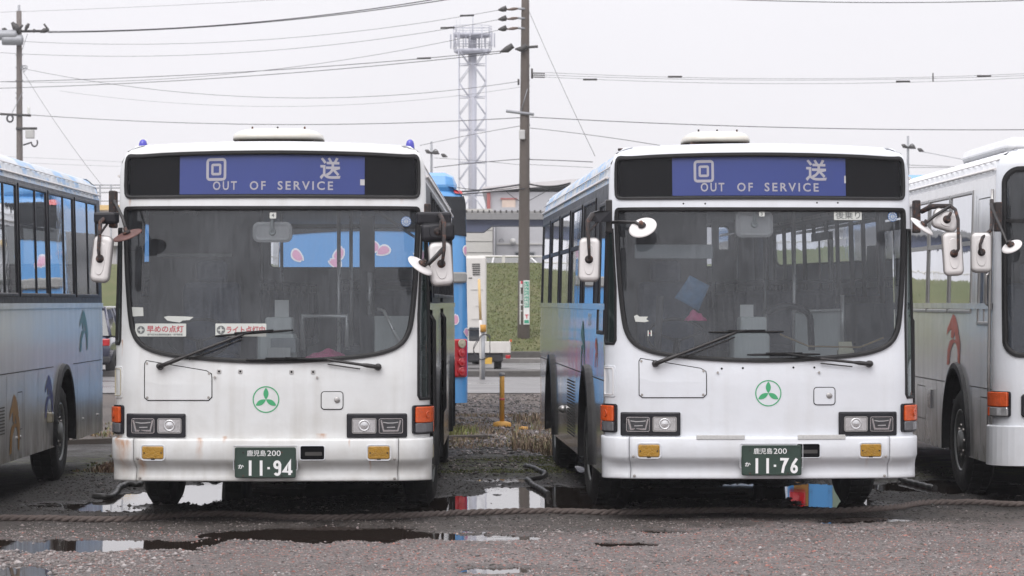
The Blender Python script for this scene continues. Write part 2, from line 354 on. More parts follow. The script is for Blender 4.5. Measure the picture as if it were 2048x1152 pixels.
# ---------------------------------------------------------------- bus bodies
class Body:
    """a bus shell addressed by s (metres round the plan from the middle of the front) and z"""
    def __init__(s, L=9.9, W=1.237, Rc=.24, bulge=.055, zb=.36, Zt=2.975, rf=.09, rs=.19, crown=.045, zside=2.74, lean=((0, 0), (1.15, 0), (2.5, .12), (2.9, .17)), rcr=.14, zfr=2.885, crz=(2.52, 2.92), tin=.035):
        s.L, s.W, s.Zt, s.zb, s.rf, s.rs, s.crown, s.zside, s.zfr, s.crz, s.tin = L, W, Zt, zb, rf, rs, crown, zside, zfr, crz, tin
        s.lz = [a for a, b in lean]; s.lv = [b for a, b in lean]
        p = [(x, bulge*(x/(W-Rc))**2) for x in np.linspace(0, W-Rc, 24)]
        a0 = math.atan2(2*bulge/(W-Rc), 1)
        for k in range(1, 13):
            t = a0+(PI/2-a0)*k/12
            p.append((W-Rc+Rc*(math.sin(t)-math.sin(a0))/(1-math.sin(a0)), bulge+Rc*(math.cos(a0)-math.cos(t))/math.cos(a0)))
        s.ycorner = bulge+Rc
        for y in np.linspace(s.ycorner, L-rcr, 60)[1:]: p.append((W, y))
        for k in range(1, 9): t = PI/2*k/8; p.append((W-rcr+rcr*math.cos(t), L-rcr+rcr*math.sin(t)))
        for x in np.linspace(W-rcr, 0, 12)[1:]: p.append((x, L))
        P = np.array(p); d = np.hypot(*np.diff(P, axis=0).T); s.S = np.concatenate([[0], np.cumsum(d)]); s.X = P[:, 0]; s.Y = P[:, 1]
        T = np.gradient(P, axis=0); T[0] = (1, 0); T[-1] = (-1, 0); T /= np.hypot(*T.T)[:, None]; s.NX = T[:, 1]; s.NY = -T[:, 0]
        s.Smax = s.S[-1]; s.s_c = float(s.S[24+11]); nf = 24+12
        s.fx = s.X[:nf]; s.fs = s.S[:nf]; s.s_rear = s.s_c+(L-rcr-s.ycorner); s.rcr = rcr
    def sx(s, x): return math.copysign(float(np.interp(abs(x), s.fx, s.fs)), x)
    def sy(s, y, side): return side*(s.s_c+(y-s.ycorner))
    def P(s, q, z, off=0.):
        sg = 1 if q >= 0 else -1; a = abs(q)
        if a > s.Smax: a = 2*s.Smax-a; sg = -sg
        x = float(np.interp(a, s.S, s.X)); y = float(np.interp(a, s.S, s.Y)); nx = float(np.interp(a, s.S, s.NX)); ny = float(np.interp(a, s.S, s.NY))
        wf = max(0., -ny); wr = max(0., ny); ln = float(np.interp(z, s.lz, s.lv)); si = float(np.interp(z, (1.45, s.zside), (0, s.tin)))
        z0 = s.zside*(1-wf)+s.zfr*wf; rr = 0.; zz = z; r = s.rs*(1-wf)+s.rf*wf
        if z > z0:
            t = min(1, (z-z0)/(s.Zt-z0))*PI/2; zz = z0+(s.Zt-z0)*math.sin(t); rr = r*(1-math.cos(t))
        ins = si*(1-wf)+rr-off; x -= nx*ins; y -= ny*ins; y += ln*wf
        zz += s.crown*(1-min(1, (x/s.W)**2))*min(1, max(0, (z-s.crz[0])/(s.crz[1]-s.crz[0])))
        return Vector((x*sg, y, zz))
    def Nrm(s, q, z):
        e = .004; a = s.P(q+e, z)-s.P(q-e, z); b = s.P(q, z+e)-s.P(q, z-e); n = a.cross(b)
        return n.normalized() if n.length > 1e-12 else Vector((0, 0, 1))
    def sheet(s, name, outer, holes, m, parent, grid=(.07, .08), off=0., dens=.06, nrm=True):
        o = densify(outer, dens); h = [densify(q, .04) for q in holes]
        v, f = fill(o, h, grid); ns = [s.Nrm(*q) for q in v] if nrm else None
        vs = [s.P(q[0], q[1], off) for q in v]
        ff = []
        for t in f:
            n = (vs[t[1]]-vs[t[0]]).cross(vs[t[2]]-vs[t[0]]); c = s.Nrm(*v[t[0]]); ff.append(t if n.dot(c) > 0 else t[::-1])
        return rawmesh(name, vs, ff, m, parent, ns)
    def panel(s, name, s0, s1, z0, z1, holes, m, parent, **k): return s.sheet(name, [(s0, z0), (s1, z0), (s1, z1), (s0, z1)], holes, m, parent, **k)
    def slab(s, name, poly, o0, o1, m, parent, grid=None, bev=0.):
        """a solid pad lying on the surface"""
        poly = densify(poly, .05); v, f = fill(poly, (), grid or (.12, .12)); n = len(v); mb = MB()
        inner = offset_poly(poly, -bev) if bev else poly
        v, f = fill(inner, (), grid or (.12, .12)); mb.add([s.P(a, b, o1) for a, b in v], f, False)
        k = len(poly); rings = [[s.P(a, b, o0) for a, b in poly]]
        if bev: rings.append([s.P(a, b, o1-bev*.6) for a, b in poly])
        rings.append([s.P(a, b, o1) for a, b in inner]); vs = [p for r_ in rings for p in r_]
        mb.add(vs, [(j*k+i, j*k+(i+1) % k, (j+1)*k+(i+1) % k, (j+1)*k+i) for j in range(len(rings)-1) for i in range(k)], False)
        return mb.build(name, m, parent)
    def ring(s, name, poly, wi, wo, h, m, parent, base=-.004):
        """a moulding that follows an outline: wi inside and wo outside of it, h proud"""
        poly = densify(poly, .05); a = offset_poly(poly, wo); c = offset_poly(poly, -wi)
        a2 = offset_poly(poly, wo*.55); c2 = offset_poly(poly, -wi*.6); k = len(poly)
        rs = [[s.P(p, q, base) for p, q in a], [s.P(p, q, h*.7) for p, q in a], [s.P(p, q, h) for p, q in a2], [s.P(p, q, h) for p, q in c2], [s.P(p, q, h*.55) for p, q in c], [s.P(p, q, base-.012) for p, q in c]]
        vs = [p for r_ in rs for p in r_]; mb = MB(); mb.add(vs, [(j*k+i, j*k+(i+1) % k, (j+1)*k+(i+1) % k, (j+1)*k+i) for j in range(5) for i in range(k)], False)
        return mb.build(name, m, parent)
    def groove(s, name, paths, wd, m, parent, off=.0016):
        """narrow shut line along open paths"""
        mb = MB()
        for p in paths:
            q = []
            for i in range(len(p)-1):
                L = math.hypot(p[i+1][0]-p[i][0], p[i+1][1]-p[i][1]); n = max(1, int(L/.12)); q += [(p[i][0]+(p[i+1][0]-p[i][0])*k/n, p[i][1]+(p[i+1][1]-p[i][1])*k/n) for k in range(n)]
            q.append(p[-1]); v, f = stroke([q], wd); mb.add([s.P(a, b, off) for a, b in v], f)
        return mb.build(name, m, parent)
    def decal(s, name, vf, m, parent, off=.003, front=True, side=1, flip=False):
        v, f = vf; vs = []
        for a, b in v: vs.append(s.P(s.sx(a), b, off) if front else s.P(s.sy(a, side), b, off))
        return rawmesh(name, vs, f, m, parent, smooth=False)
    def bolts(s, name, pts, r, m, parent, h=.004, n=10, usex=True):
        for x, z in pts:
            mb = MB(); q = s.sx(x) if usex else x; c = s.P(q, z, 0); nn = s.Nrm(q, z); u = nn.orthogonal().normalized(); v_ = nn.cross(u)
            vs = [c+(u*math.cos(2*PI*k/n)+v_*math.sin(2*PI*k/n))*r+nn*hh for hh in (0, h) for k in range(n)]
            mb.add(vs, [(k, (k+1) % n, n+(k+1) % n, n+k) for k in range(n)]+[tuple(range(n, 2*n))])
            o = mb.build(name, m, parent)
        return o
    def roof(s, m, parent, name='roof'):
        nq = 90; qs = np.linspace(0, s.Smax, nq); C = 8; v = []; f = []; ns = []
        for q in qs:
            p = s.P(q, s.Zt); 
            for k in range(C+1):
                t = 1-2*k/C; x = p.x*t; v.append((x, p.y, s.Zt+s.crown*(1-(x/s.W)**2))); ns.append(Vector((s.crown*2*x/s.W**2, 0, 1)).normalized())
        for i in range(nq-1):
            for k in range(C): f.append((i*(C+1)+k, i*(C+1)+k+1, (i+1)*(C+1)+k+1, (i+1)*(C+1)+k))
        return rawmesh(name, v, f, m, parent, ns)

def xform(mb, k0, M):
    for i in range(k0, len(mb.v)): mb.v[i] = tuple(M @ Vector(mb.v[i]))
def frame_to(c, nrm, up=(0, 0, 1), roll=0.):
    from mathutils import Matrix
    n = Vector(nrm).normalized(); u = Vector(up); x = u.cross(n).normalized(); u = n.cross(x); M = Matrix((x, u, n)).transposed().to_4x4(); M.translation = Vector(c)
    return M @ Matrix.Rotation(roll, 4, 'Z')
def round_mirror(parent, c, nrm, r, shell, arm, elong=1.):
    mb = MB(); mb.lathe([(0, .012), (r*.35, .011), (r*.85, .007), (r, .0), (r, -.006), (r*.96, -.008), (0, -.008)], (0, 0, 0), n=28); xform(mb, 0, frame_to(c, nrm))
    o = mb.build('round_mirror', shell, parent)
    mb = MB(); k = 0; mb.lathe([(.032, .018), (.03, .032), (.016, .036), (.016, .06)], (0, 0, 0), n=12); xform(mb, 0, frame_to(c, nrm)); mb.build('mirror_clamp', 'rusty_steel', o)
    mb = MB(); mb.tube(arm, .013, 8); mb.build('mirror_arm', 'arm_black', o); return o
def rect_mirror(parent, c, w_, h_, nrm, roll, shell, arms, rusty=True, r=.045):
    mb = MB(); pl = rrect(-w_/2, w_/2, -h_/2, h_/2, r, 5); k = len(pl); rings = [(0, -.02), (0, .006), (-.012, .02), (-.03, .026)]; vs = []
    for o, z in rings: vs += [(a, b, z) for a, b in (offset_poly(pl, o) if o else pl)]
    mb.add(vs, [(j*k+i, j*k+(i+1) % k, (j+1)*k+(i+1) % k, (j+1)*k+i) for j in range(3) for i in range(k)], True)
    mb.f += [tuple(range(k))[::-1], tuple(range(3*k, 4*k))]; mb.sm += [False]*2
    ov = [(w_*.27*math.copysign(abs(math.cos(t))**.8, math.cos(t)), h_*.36*math.copysign(abs(math.sin(t))**.75, math.sin(t))) for t in np.linspace(0, 2*PI, 28, endpoint=False)]
    n2 = len(ov); vs = [(a, b, .026) for a, b in ov]+[(a*.93, b*.96, .032) for a, b in ov]; mb.add(vs, [(i, (i+1) % n2, n2+(i+1) % n2, n2+i) for i in range(n2)]+[tuple(range(n2, 2*n2))], False)
    M = frame_to(c, nrm, roll=roll); xform(mb, 0, M); o = mb.build('door_mirror', shell, parent)
    mb = MB(); pr = rrect(-w_/2, w_/2, -h_/2, h_/2, r, 5); v2 = []
    for of, z in ((.006, -.018), (.006, .003), (0, .009)): v2 += [(a, b, z) for a, b in (offset_poly(pr, of) if of else pr)]
    mb.add(v2, [(j*k+i, j*k+(i+1) % k, (j+1)*k+(i+1) % k, (j+1)*k+i) for j in range(2) for i in range(k)], False); xform(mb, 0, M); mb.build('mirror_rim', 'mirror_rim' if shell != 'black_plastic' else 'rubber', o)
    mb = MB(); mb.lathe([(.034, .024), (.033, .036), (.018, .042), (.018, .07)], (0, 0, 0), n=12); xform(mb, 0, M); mb.build('mirror_clamp', 'rusty_steel' if rusty else 'arm_black', o)
    for a, rr in arms:
        mb = MB(); mb.tube(a, rr, 8); mb.build('mirror_arm', 'rusty_steel' if rusty else 'arm_black', o)
    return o
WHEEL = {}
def make_wheel(parent, x, y, side, rz=0., rad=.48, front=True):
    key = (front, rad)
    root = bpy.data.objects.new('wheel', None); link(root, parent); root.location = (x, y, rad); root.rotation_euler = (0, 0, (0 if side > 0 else PI)+rz)
    if key not in WHEEL:
        mb = MB(); t = .125
        mb.lathe([(.28, t-.02), (.30, t), (rad-.06, t+.005), (rad-.012, t-.03), (rad, t-.06), (rad, -t+.06), (rad-.012, -t+.03), (rad-.06, -t), (.3, -t), (.28, -t+.02)], (0, 0, 0), 'x', 40)
        for i in range(40):
            a = 2*PI*i/40
            for sgn in (-1, 1): mb.add([Vector((sgn*hx, (rad+rr)*math.cos(a+da), (rad+rr)*math.sin(a+da))) for hx in (.02, .085) for rr in (-.01, .008) for da in (-.05, .05)], [(0, 1, 3, 2), (4, 6, 7, 5), (0, 4, 5, 1), (2, 3, 7, 6), (0, 2, 6, 4), (1, 5, 7, 3)])
        ty = mb.build('tyre', 'tyre_rubber', root)
        mb = MB()
        if front: prof = [(.285, .105), (.285, .12), (.27, .115), (.245, .06), (.22, .03), (.17, .075), (.16, .085), (.10, .085), (.09, .13), (.05, .135), (0, .135)]
        else: prof = [(.285, .105), (.285, .12), (.27, .115), (.25, .05), (.24, -.06), (.15, -.08), (.14, -.02), (.08, .03), (0, .03)]
        mb.lathe(prof, (0, 0, 0), 'x', 36)
        ri = mb.build('rim', 'wheel_rim', root)
        mb = MB()
        for i in range(8):
            a = 2*PI*i/8; mb.lathe([(.019, .08 if front else -.08), (.019, .115 if front else -.045), (.012, .12 if front else -.04)], (0, .135*math.cos(a), .135*math.sin(a)), 'x', 6)
        nu = mb.build('wheel_nuts', 'bolt_metal', root)
        WHEEL[key] = [ty, ri, nu]
    else:
        for c in WHEEL[key]: d = c.copy(); COL.objects.link(d); d.parent = root
    return root

def tri_emblem(cx, cz, r):
    """ring with three pointed blades"""
    v, f = stroke([arc(cx, cz, r*.95, 0, 360, 40)], r*.08)
    for a in (90, 210, 330):
        k = len(v); n = 8; pts = []
        for sgn in (1, -1):
            for i in range(n+1):
                t = i/n if sgn > 0 else 1-i/n; d = r*.88*t; o = sgn*r*.19*math.sin(PI*t)**.85
                if sgn < 0 and i in (0, n): continue
                pts.append((cx+d*math.cos(R(a))-o*math.sin(R(a)), cz+d*math.sin(R(a))+o*math.cos(R(a))))
        v += pts; f.append(tuple(range(k, k+len(pts))))
    return v, f
def palm_shape(x0, z0, w_, h_, flip=False):
    """palm motif: drooping crown over two curved trunks"""
    P = [[(238, 113), (228, 140), (221, 165), (211, 188), (208, 228), (220, 203), (231, 192), (229, 236), (241, 243), (247, 205), (252, 243), (263, 236), (267, 203), (260, 165), (250, 128)],
         [(241, 243), (224, 256), (213, 300), (208, 385), (221, 380), (226, 312), (239, 270), (250, 256)], [(252, 243), (268, 216), (275, 262), (272, 378), (263, 370), (262, 305), (256, 268), (247, 262)]]
    v = []; f = []
    for p in P:
        q = [(x0+((a-241)/66.)*w_*(-1 if flip else 1), z0+(385-b)/272.*h_) for a, b in p]; vv, ff = fill(q if not flip else q[::-1], ()); k = len(v); v += vv; f += [tuple(i+k for i in t) for t in ff]
    return v, f
def plate_number(digits, h, wd):
    """plain vehicle-plate digits as strokes, each in a cell one wide"""
    out = {'1': [[(.5, 0), (.5, 1)]], '-': [[(.3, .5), (.7, .5)]],
           '9': [arc(.5, .72, .22, 0, 360, 16, .2), arc(.5, .72, .235, 10, -5, 2)+[(.72, .35)]+arc(.5, .28, .22, 0, -150, 9, .2)],
           '4': [[(.86, .27), (.16, .27), (.62, .97), (.62, .05)]], '7': [[(.22, .93), (.80, .93), (.52, .45), (.42, .03)]],
           '6': [arc(.5, .28, .22, 0, 360, 16, .2), [(.74, .97), (.42, .62), (.28, .32)]]}
    return out[digits]

# ---------------------------------------------------------------- the buses
D0 = 22.6; XC = 542.
LEAN = ((0, 0), (1.15, 0), (2.5, .12), (2.9, .17))
def U(px, py):
    """a measured point of the front of the left white bus, as (x, z) on its face"""
    z = EYE-(py-HZ)/F*D0; D = D0+np.interp(z, [a for a, b in LEAN], [b for a, b in LEAN]); x = (px-XC)/F*D
    D += .055*min(1, (x/1.0)**2); return (px-XC)/F*D, EYE-(py-HZ)/F*D
def UR(cx=XC, cy=HZ): pass
def urect(p0, p1, r):
    (x0, z1), (x1, z0) = U(*p0), U(*p1); return rrect(x0, x1, z0, z1, r)
def toS(body, poly): return [(body.sx(x), z) for x, z in poly]
seat_mesh = {}
def interior(root, B, L, driver=-1, seats=True, partition=True):
    mb = MB(); mb.box(-1.19, 1.19, .3, L-.05, .80, .84); mb.build('floor', 'interior_dark', root)
    mb = MB(); mb.box(-1.08, 1.08, .5, L-.3, 2.66, 2.70); mb.build('ceiling', 'interior_pale', root)
    for sg in (-1, 1):
        mb = MB(); mb.tube([(sg*.78, .7, 2.50), (sg*.78, L-.6, 2.50)], .016, 8); mb.build('hand_rail', 'pole_steel', root)
        mb = MB(); mb.box(min(sg*.95, sg*1.13), max(sg*.95, sg*1.13), 1.5, L-.4, 2.5, 2.655, bev=.03); mb.build('air_duct', 'interior_grey', root)
    mb = MB(); k0 = 0
    pr = [(.14, 1.24), (.19, 1.285), (.52, 1.27), (.62, 1.15), (.60, .86), (.10, .86)]
    mb.prism(pr, lambda a, b, h: Vector((h, a+.02, b)), -1.08, 1.08); mb.build('dashboard', 'interior_grey', root)
    dx = driver*.62
    mb = MB(); mb.box(dx-.3, dx+.3, .42, .58, 1.18, 1.30, bev=.03); mb.build('instrument_binnacle', 'interior_dark', root)
    mb = MB(); M = frame_to((dx, .66, 1.46), (0, -.62, .78)); k0 = 0
    mb.tube([(.245*math.cos(a), .245*math.sin(a), 0) for a in np.linspace(0, 2*PI, 32, endpoint=False)], .014, 8, closed=True)
    for a in (20, 160, 270): mb.tube([(0, 0, -.03), (.24*math.cos(R(a)), .24*math.sin(R(a)), 0)], .012, 6)
    mb.tube([(0, 0, -.02), (0, 0, -.3)], .03, 8); xform(mb, 0, M); mb.build('steering_wheel', 'black_plastic', root)
    mb = MB(); mb.box(dx-.25, dx+.25, 1.15, 1.62, 1.2, 1.32, bev=.05); mb.box(dx-.24, dx+.24, 1.6, 1.72, 1.3, 1.92, bev=.05); mb.box(dx-.13, dx+.13, 1.62, 1.7, 1.92, 2.1, bev=.04); mb.box(dx-.12, dx+.12, 1.25, 1.5, .84, 1.2)
    mb.build('driver_seat', 'seat_fabric', root)
    if partition:
        mb = MB(); mb.box(dx-.56, dx+.38, 1.92, 1.95, .84, 2.52); mb.build('driver_partition', 'interior_dark', root)
    mb = MB(); mb.box(-.16, .14, .68, 1.0, .84, 1.50, bev=.03); mb.box(-.10, .12, .72, .95, 1.50, 1.63, bev=.02); mb.build('fare_box', 'interior_pale', root)
    for (x, y) in ((.45, 1.5), (-.42, 2.1), (.45, 3.4), (-.45, 4.6), (.45, 5.6), (-.45, 7.0)):
        mb = MB(); mb.tube([(x, y, .84), (x, y, 2.66)], .016, 8); mb.build('grab_pole', 'pole_steel', root)
    if seats:
        if 'seat' not in seat_mesh:
            mb = MB(); mb.box(-.42, .42, -.2, .22, .42, .52, bev=.04); mb.box(-.42, .42, .2, .29, .5, 1.02, bev=.04); mb.box(-.3, .3, -.05, .1, 0, .42); mb.tube([(-.40, .25, .95), (-.40, .25, 1.1), (.40, .25, 1.1), (.40, .25, .95)], .015, 6)
            o = mb.build('passenger_seat', 'seat_fabric', root); seat_mesh['seat'] = o.data; o.location = (-.72, 2.6, .84)
            pos = [(-.72, 3.45)]
        else: pos = [(-.72, 2.6), (-.72, 3.45)]
        y = 4.3
        while y < L-.8: pos += [(-.72, y), (.72, y)]; y += .85
        pos += [(.72, 3.45)]
        for x, yy in pos: o = bpy.data.objects.new('passenger_seat', seat_mesh['seat']); link(o, root); o.location = (x, yy, .84)

def bus_shell(root, B, front_m, side_m, fascia_m, sides, quarter=True, front_holes=(), rear_glass=True, roof_m='bus_paint_roof', band='black_plastic', sill_z=1.74, top_z=2.70, quarter_polys=None, door_open=()):
    L = B.L; sC = B.s_c; sR = B.s_rear; Sm = B.Smax
    qh = quarter_polys or []
    B.panel('front_panel', -sC, sC, .66, B.Zt, list(front_holes)+qh, front_m, root, grid=(.06, .07), off=0)
    for q in qh:
        B.ring('quarter_window_gasket', q, .014, .008, .008, 'rubber', root); B.sheet('quarter_window', q, (), 'quarter_glass', root, off=-.008, grid=(.1, .1))
    for side, spec in sides.items():
        wins = spec['win']; arches = spec['arch']; doors = spec.get('doors', [])
        low = []; ah = []
        for yc, rx, zt in arches:
            ah.append([(B.sy(yc+rx*math.cos(t), side), .36-.05 if False else .46+(zt-.46)*math.sin(t)) for t in np.linspace(0, PI, 20)]+[(B.sy(yc-rx, side), B.zb-.02), (B.sy(yc+rx, side), B.zb-.02)])
        outer_lo = [(B.sy(B.ycorner, side), B.zb), (side*sR, B.zb), (side*sR, sill_z), (B.sy(B.ycorner, side), sill_z)]
        dh = [[(B.sy(a, side), .42), (B.sy(b, side), .42), (B.sy(b, side), 2.44), (B.sy(a, side), 2.44)] for a, b in doors]
        # lower side: openings reach the sill, so cut them as notches of the outline
        notch = []; items = sorted([(yc-rx, yc+rx, ('a', yc, rx, zt)) for yc, rx, zt in arches]+[(a, b, ('d',)) for a, b in doors])
        path = [(B.ycorner, B.zb)]
        for a, b, it in items:
            if it[0] == 'a':
                _, yc, rx, zt = it; path.append((yc-rx, B.zb)); path += [(yc-rx*math.cos(t), .46+(zt-.46)*math.sin(t)) for t in np.linspace(0, PI, 24)]; path.append((yc+rx, B.zb))
            else: path += [(a, B.zb), (a, sill_z-.001), (b, sill_z-.001), (b, B.zb)]
        yR = B.ycorner+(sR-sC); path += [(yR, B.zb), (yR, sill_z), (B.ycorner, sill_z)]
        B.sheet('side_panel', [(B.sy(y, side), z) for y, z in path], (), side_m, root, grid=(.25, .16), dens=.12)
        for yc, rx, zt in arches:
            pl = [(B.sy(yc-rx*math.cos(t), side), .46+(zt-.46)*math.sin(t)) for t in np.linspace(-.14, PI+.14, 30)]
            mb = MB(); k = len(pl); vs = []
            for dd, of in ((0, -.05), (0, .028), (.016, .04), (.06, .034), (.072, .0)):
                vs += [B.P(B.sy(yc-(rx+dd)*math.cos(t), side), .46+(zt-.46+dd)*math.sin(t), of) for t in np.linspace(-.12, PI+.12, 30)]
            mb.add(vs, [(j*k+i, j*k+i+1, (j+1)*k+i+1, (j+1)*k+i) for j in range(4) for i in range(k-1)], False); mb.build('wheel_arch_lip', 'rubber', root)
            mb = MB(); x0 = side*(B.W-.03); x1 = side*(B.W-.55); n = 20; vs = [Vector((x, yc-rx*math.cos(t), .46+(zt-.46)*math.sin(t))) for x in (x0, x1) for t in np.linspace(-.15, PI+.15, n)]
            mb.add(vs, [(i, i+1, n+i+1, n+i) for i in range(n-1)]+[tuple(range(n, 2*n))]); mb.build('wheel_well', 'chassis_black', root)
        holes = [[(B.sy(a, side), z0), (B.sy(b, side), z0), (B.sy(b, side), z1), (B.sy(a, side), z1)] for a, b, z0, z1, *_ in wins]
        holes += [[(B.sy(a, side), sill_z-.02+.03), (B.sy(b, side), sill_z+.01), (B.sy(b, side), 2.44), (B.sy(a, side), 2.44)] for a, b in doors]
        B.panel('window_surround', B.sy(B.ycorner, side), side*sR, sill_z, top_z, holes, spec.get('band', band), root, grid=(.3, .2), dens=.15)
        B.panel('roof_fascia', B.sy(B.ycorner, side), side*sR, top_z, B.Zt, (), fascia_m, root, grid=(.3, .05), dens=.15)
        fm = spec.get('frame', 'black_plastic')
        for a, b, z0, z1, mull, rails in wins:
            wr = bpy.data.objects.new('side_window', None); link(wr, root)
            rp = [(B.sy(a, side), z0), (B.sy(b, side), z0), (B.sy(b, side), z1), (B.sy(a, side), z1)]
            if side < 0: rp = rp[::-1]
            B.ring('window_frame', rp, .022, .012, .010, fm, wr)
            B.sheet('window_glass', rp, (), spec.get('glass', 'side_glass'), wr, off=-.003, grid=(.5, .5), nrm=False)
            for my in mull:
                mb = MB(); vs = [B.P(B.sy(my+dy, side), z, of) for of in (-.02, .006) for dy, z in ((-.018, z0), (.018, z0), (.018, z1), (-.018, z1))]
                mb.add(vs, [(0, 1, 2, 3), (4, 5, 6, 7), (0, 1, 5, 4), (1, 2, 6, 5), (2, 3, 7, 6), (3, 0, 4, 7)]); mb.build('mullion', fm, wr)
            for rz in rails:
                mb = MB(); vs = [B.P(B.sy(y, side), rz+dz, of) for of in (-.02, .008) for y, dz in ((a, -.02), (b, -.02), (b, .02), (a, .02))]
                mb.add(vs, [(0, 1, 2, 3), (4, 5, 6, 7), (0, 1, 5, 4), (1, 2, 6, 5), (2, 3, 7, 6), (3, 0, 4, 7)]); mb.build('window_rail', fm, wr)
        for a, b in doors:
            dr = bpy.data.objects.new('door', None); link(dr, root); m_ = (a+b)/2
            for c, d in ((a+.01, m_-.005), (m_+.005, b-.01)):
                o = [(B.sy(c, side), .42), (B.sy(d, side), .42), (B.sy(d, side), 2.42), (B.sy(c, side), 2.42)]; h = [(B.sy(c+.06, side), .62), (B.sy(d-.06, side), .62), (B.sy(d-.06, side), 2.34), (B.sy(c+.06, side), 2.34)]
                B.sheet('door_leaf', o, [h], 'rubber', dr, off=-.02, grid=None, nrm=False); B.sheet('door_glass', h, (), 'side_glass', dr, off=-.03, grid=(.5, .5), nrm=False)
                mb = MB(); mb.tube([B.P(B.sy(c+.03, side), .7, .0), B.P(B.sy(c+.03, side), .75, .03), B.P(B.sy(c+.03, side), 1.6, .03), B.P(B.sy(c+.03, side), 1.65, .0)], .01, 6); mb.build('door_seal', 'rubber', dr)
        mb = MB(); mb.tube([B.P(B.sy(B.ycorner-.02, side), top_z+.045, .012), B.P(side*sR, top_z+.045, .012)], .012, 6); mb.tube([B.P(B.sy(B.ycorner, side), top_z+.10, .002), B.P(side*sR, top_z+.10, .002)], .006, 6); mb.build('rain_gutter', 'mirror_shell', root)
        mb = MB(); vs = []; ys = np.linspace(B.ycorner, B.ycorner+sR-sC, 2)
        for y in ys: vs += [B.P(B.sy(y, side), sill_z-.05, .0), B.P(B.sy(y, side), sill_z-.05, .010), B.P(B.sy(y, side), sill_z+.0, .012), B.P(B.sy(y, side), sill_z+.0, .0)]
        mb.add(vs, [(i, (i+1) % 4, 4+(i+1) % 4, 4+i) for i in range(4)]); mb.build('waist_rail', side_m, root)
        if spec.get('seams'): B.groove('panel_seam', [[(B.sy(y, side), z) for y, z in p] for p in spec['seams']], .009, 'seam_dark', root)
    rh = [rrect(Sm-.95, Sm+.95, 2.14, 2.62, .06)] if rear_glass else []
    B.panel('rear_panel', sR, 2*Sm-sR, B.zb, B.Zt, rh, front_m, root, grid=(.15, .12), dens=.12)
    if rh: B.ring('rear_window_gasket', rh[0], .02, .01, .012, 'rubber', root); B.sheet('rear_window', rh[0], (), 'clear_cover', root, off=-.01, grid=(.4, .4))
    B.roof(roof_m, root)
    mb = MB(); mb.box(-.7, .7, .35, L-.4, .42, .80); mb.box(-1.12, 1.12, .5, 1.4, .40, .8); mb.box(-1.12, 1.12, 3.6, L-3.9, .40, .8); mb.box(-1.1, 1.1, L-1.5, L-.15, .42, .8)
    mb.box(-.42, .42, L-2.4, L-.5, .30, .5, bev=.05); mb.tube([(-.9, 2.2, .45), (.9, 2.2, .45)], .06, 8); mb.build('chassis', 'chassis_black', root)

def std_windows(L, y0=1.55, step=1.48, z0=1.80, z1=2.66, gap=.07, mull=.55, rails=()):
    out = []; y = y0
    while y+step < L-.1: out.append((y+gap/2, y+step-gap/2, z0, z1, [y+step*mull] if mull else [], list(rails))); y += step
    return out

WS = [(0, 412), (285, 412), (293, 414), (297, 422), (296, 470), (292, 560), (285, 640), (279, 668), (266, 690), (243, 704), (206, 714), (140, 721), (60, 726), (0, 727)]
def windscreen_outline():
    r = [U(XC+a, b) for a, b in WS]; p = r+[(-x, z) for x, z in r[::-1][1:-1]]; return p[::-1]
def std_front(root, B, num, C, extras=True):
    """the face shared by the two white buses; C = which one"""
    ws = chaikin(windscreen_outline(), 2)
    ds = chaikin([U(XC+a, b) for a, b in ((0, 313), (282, 313), (293, 316), (296, 328), (297, 385), (292, 396), (280, 398), (0, 397), (-280, 398), (-292, 396), (-297, 385), (-296, 328), (-293, 316), (-282, 313))][::-1], 1)
    wsS, dsS = toS(B, ws), toS(B, ds)
    ins_ws = offset_poly(wsS, -.012); ins_ds = offset_poly(dsS, -.01)
    return wsS, dsS, ins_ws, ins_ds

